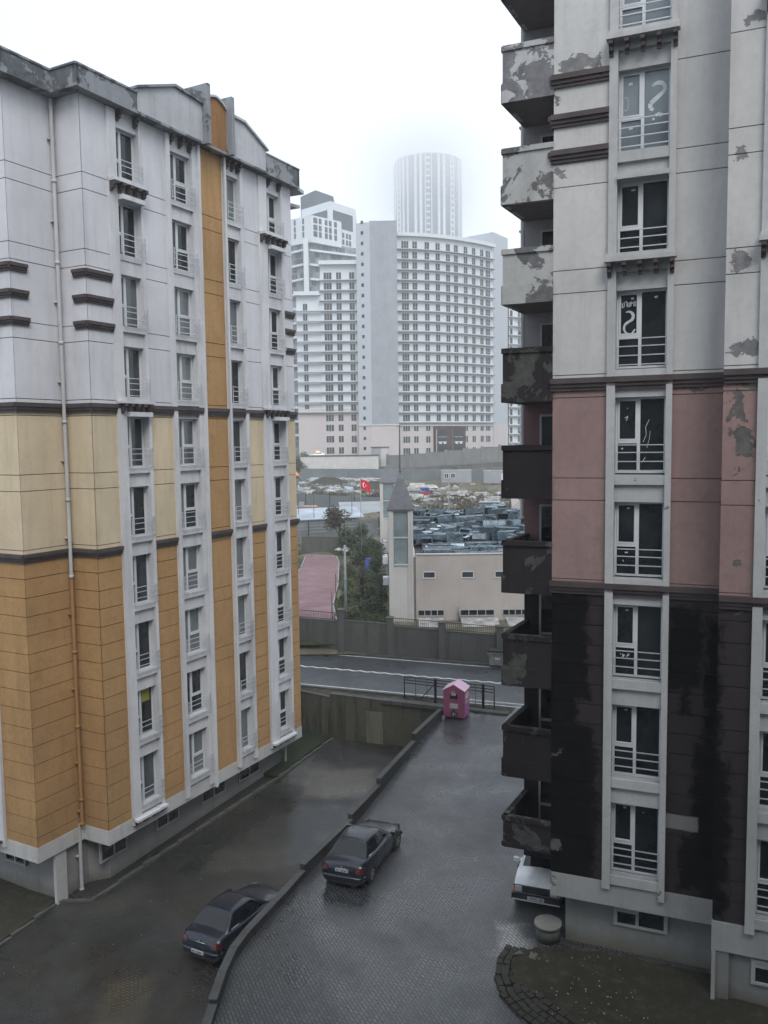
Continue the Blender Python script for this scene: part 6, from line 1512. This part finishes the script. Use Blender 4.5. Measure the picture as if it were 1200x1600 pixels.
# ------------------------------------------------------------------ staggered dark and white block at the left
M['adark'] = plain('dark_blue_grey_cladding', (0.075, 0.085, 0.10), .6, var=.15, scale=.3)
M['amid'] = plain('mid_grey_balcony_glass', (0.16, 0.18, 0.195), .3, var=.5, scale=.25)
SB = thing('tower_block', 'staggered white and dark grey tower block rising behind the left wing', 'tower block', (0, 0, 0)); YA = 330.0
def X(px, Y=YA): return (px - 600) / F * Y
def Zp(py, px=510, Y=YA): return at(px, py, Y).z
def two_face(b, px0, pxc, px1, yt, yb, mi=0, Y=YA, back=9.0, depth=30):
    """block with its corner towards us at pxc"""
    p = [(X(px0, Y + back), Y + back), (X(pxc, Y), Y), (X(px1, Y + back), Y + back), (X(px1, Y + back), Y + back + depth), (X(px0, Y + back), Y + back + depth)]
    b.prism(p, yb if yb < 200 and False else Zp(yb, pxc, Y), Zp(yt, pxc, Y), mi); return p
b = MB(); two_face(b, 479, 502, 529, 297, 345, Y=345); b.build('penthouse', 'adark', SB)
b = MB(); pw = two_face(b, 480, 524, 562, 314, 712, Y=336, back=12); b.build('right_shaft', 'twhite', SB)
def facepatch(b, P, Q, f0, f1, z0, z1, out, mi=0):
    a = (P[0] + (Q[0] - P[0]) * f0, P[1] + (Q[1] - P[1]) * f0); c = (P[0] + (Q[0] - P[0]) * f1, P[1] + (Q[1] - P[1]) * f1); b.slab(a, c, z0, z1, 0, out, mi)
b = MB(); facepatch(b, pw[1], pw[2], .10, .88, Zp(346, 524), Zp(320, 524), .15); facepatch(b, pw[0], pw[1], .10, .90, Zp(337, 524), Zp(320, 524), .15); b.build('dark_glazed_upper_wall', 'adark', SB)
for zc in (Zp(352), Zp(363), Zp(374)):
    for f in (.05, .30, .45, .60, .72): b = MB(); facepatch(b, pw[1], pw[2], f, f + .08 + (.05 if f == .05 else 0), zc - 2.0, zc, .1); b.build('small_window', 'adark', SB)
b = MB(); pl2 = two_face(b, 440, 495, 540, 336, 378, Y=326, back=10); b.build('upper_white_storeys', 'twhite', SB)
for zc in (Zp(343), Zp(354), Zp(364)):
    for f in (.06, .24, .44, .58, .76): b = MB(); facepatch(b, pl2[1], pl2[2], f, f + .09 + (.04 if f == .06 else 0), zc - 2.0, zc, .1); b.build('small_window', 'adark', SB)
    for f in (.35, .52, .75): b = MB(); facepatch(b, pl2[0], pl2[1], f, f + .05, zc - 2.0, zc, .1); b.build('small_window', 'adark', SB)
b = MB(); pl3 = two_face(b, 440, 486, 562, 377.5, 712, Y=328, back=12); b.build('balconied_body', 'amid', SB)
b = MB()
zz = Zp(372)
for i in range(24):
    z = Zp(394) - i * 6.3 / 1.0 * .86
    if z < 14: break
    facepatch(b, pl3[0], pl3[1], 0, .96, z, z + .8, 1.3); facepatch(b, pl3[1], pl3[2], .05, 1, z, z + .8, 1.3)
b.build('white_balcony_edges', 'twhite', SB)
b = MB(); rr = random.Random(6)
for i in range(46):
    z = Zp(394) - i * 2.7 + 1.0
    if z < 14: break
    for f in [rr.random() * .9 for _ in range(5)]: facepatch(b, pl3[0], pl3[1], f, f + .10, z, z + 1.9, .3)
    for f in [rr.random() * .9 for _ in range(4)]: facepatch(b, pl3[1], pl3[2], f, f + .08, z, z + 1.9, .3)
b.build('dark_balcony_openings', 'adark', SB)
b = MB(); c = pl3[1]; b.box(c[0] - .9, c[0] + .9, c[1] - 1.8, c[1] + .5, Zp(460), Zp(377)); b.build('white_corner_fin', 'twhite', SB)
# ------------------------------------------------------------------ round tower in the cloud
RT = thing('round_tower', 'tall round ribbed tower fading into low cloud', 'tower', at(671, 600, 950) - Vector((0, 0, at(671, 600, 950).z - 12)))
M['rtwall'] = plain('dark_ribbed_tower_glass', (0.07, 0.10, 0.14), .4, var=.2, scale=.02)
rr_ = 37.0; HT_ = at(671, 240, 915).z - 12
b = MB(); b.tube([(0, 0, 0), (0, 0, HT_)], rr_, 96); b.build('shaft', 'rtwall', RT)
b = MB(); b.tube([(0, 0, HT_), (0, 0, HT_ + .8)], rr_ + .3, 96); b.build('roof_rim', 'twhite', RT)
ribs = [(-92, 6), (-76, 3), (-68, 4), (-58, 3), (-50, 4), (-40, 3), (-26, 4.5), (-17, 4.5), (-8, 1.6), (2, 1.6), (13, 4), (22, 4.5), (37, 2), (44, 2), (58, 4), (68, 3), (78, 4), (90, 3)]
for a0, wd_ in ribs:
    b = MB()
    for s_ in range(3):
        a1, a2 = R(a0 + wd_ * s_ / 3 - 90), R(a0 + wd_ * (s_ + 1) / 3 - 90)
        b.slab((rr_ * math.cos(a1), rr_ * math.sin(a1)), (rr_ * math.cos(a2), rr_ * math.sin(a2)), 0, HT_, 0, .5)
    b.build('rib', 'twhite', RT)
b = MB(); nfl = int(HT_ / 6.2)
for k in range(nfl):
    z = 4 + k * 6.2
    for a0 in (-62, -3, 41):
        a1, a2 = R(a0 - 2.6 - 90), R(a0 + 3.0 - 90); b.slab((rr_ * math.cos(a1), rr_ * math.sin(a1)), (rr_ * math.cos(a2), rr_ * math.sin(a2)), z, z + 2.0, 0, .45)
b.build('rib_ladders', 'twhite', RT)

# ------------------------------------------------------------------ haze
hz = bpy.data.materials.new('haze'); hz.use_nodes = True; nt = hz.node_tree; nt.nodes.clear()
o_ = nt.nodes.new('ShaderNodeOutputMaterial'); v_ = nt.nodes.new('ShaderNodeVolumePrincipled')
v_.inputs['Color'].default_value = (0.965, 0.985, 1.0, 1); v_.inputs['Density'].default_value = 0.00066; v_.inputs['Anisotropy'].default_value = 0.0
nt.links.new(v_.outputs[0], o_.inputs['Volume']); M['hazemat'] = hz
b = MB(); b.box(-260, 320, -62, 865, -10, 150); o = b.build('haze', 'hazemat'); tag(o, kind='stuff')

# ------------------------------------------------------------------ low cloud round the head of the tower, beyond the haze
cl_ = NT('low_cloud'); cl_.t.nodes.remove(cl_.p); T_ = cl_.t
sep = cl_.n('SeparateXYZ', {0: cl_.co})
rad = cl_.math('SQRT', cl_.math('ADD', cl_.math('MULTIPLY', sep.outputs[0], sep.outputs[0]), cl_.math('MULTIPLY', sep.outputs[1], sep.outputs[1])))
fall = cl_.n('MapRange', {0: rad, 1: 119.0, 2: 38.0, 3: 0.0, 4: 1.0}, interpolation_type='SMOOTHSTEP').outputs[0]
nzc = cl_.math('MULTIPLY', cl_.math('SUBTRACT', cl_.noise(0.012, 4), 0.5), 90.0)
zz_ = cl_.math('ADD', sep.outputs[2], nzc)
up_ = cl_.n('MapRange', {0: zz_, 1: 150.0, 2: 335.0, 3: 0.0, 4: 1.0}).outputs[0]
up_ = cl_.math('MULTIPLY', up_, up_)
cap_ = cl_.n('MapRange', {0: sep.outputs[2], 1: 440.0, 2: 350.0, 3: 0.0, 4: 1.0}, interpolation_type='SMOOTHSTEP').outputs[0]
den = cl_.math('ADD', cl_.math('MULTIPLY', cl_.math('MULTIPLY', up_, cap_), 0.036), 0.0016)
den = cl_.math('MULTIPLY', cl_.math('MULTIPLY', den, fall), cap_)
pv = T_.nodes.new('ShaderNodeVolumePrincipled'); pv.inputs['Color'].default_value = (0.99, 0.995, 1, 1); T_.links.new(den, pv.inputs['Density'])
T_.links.new(pv.outputs[0], T_.nodes['Material Output'].inputs['Volume']); M['cloudmat'] = cl_.m
b = MB(); b.box(-120, 120, -76, 120, -30, 445); o = b.build('low_cloud', 'cloudmat'); o.location = RT.location; tag(o, kind='stuff')
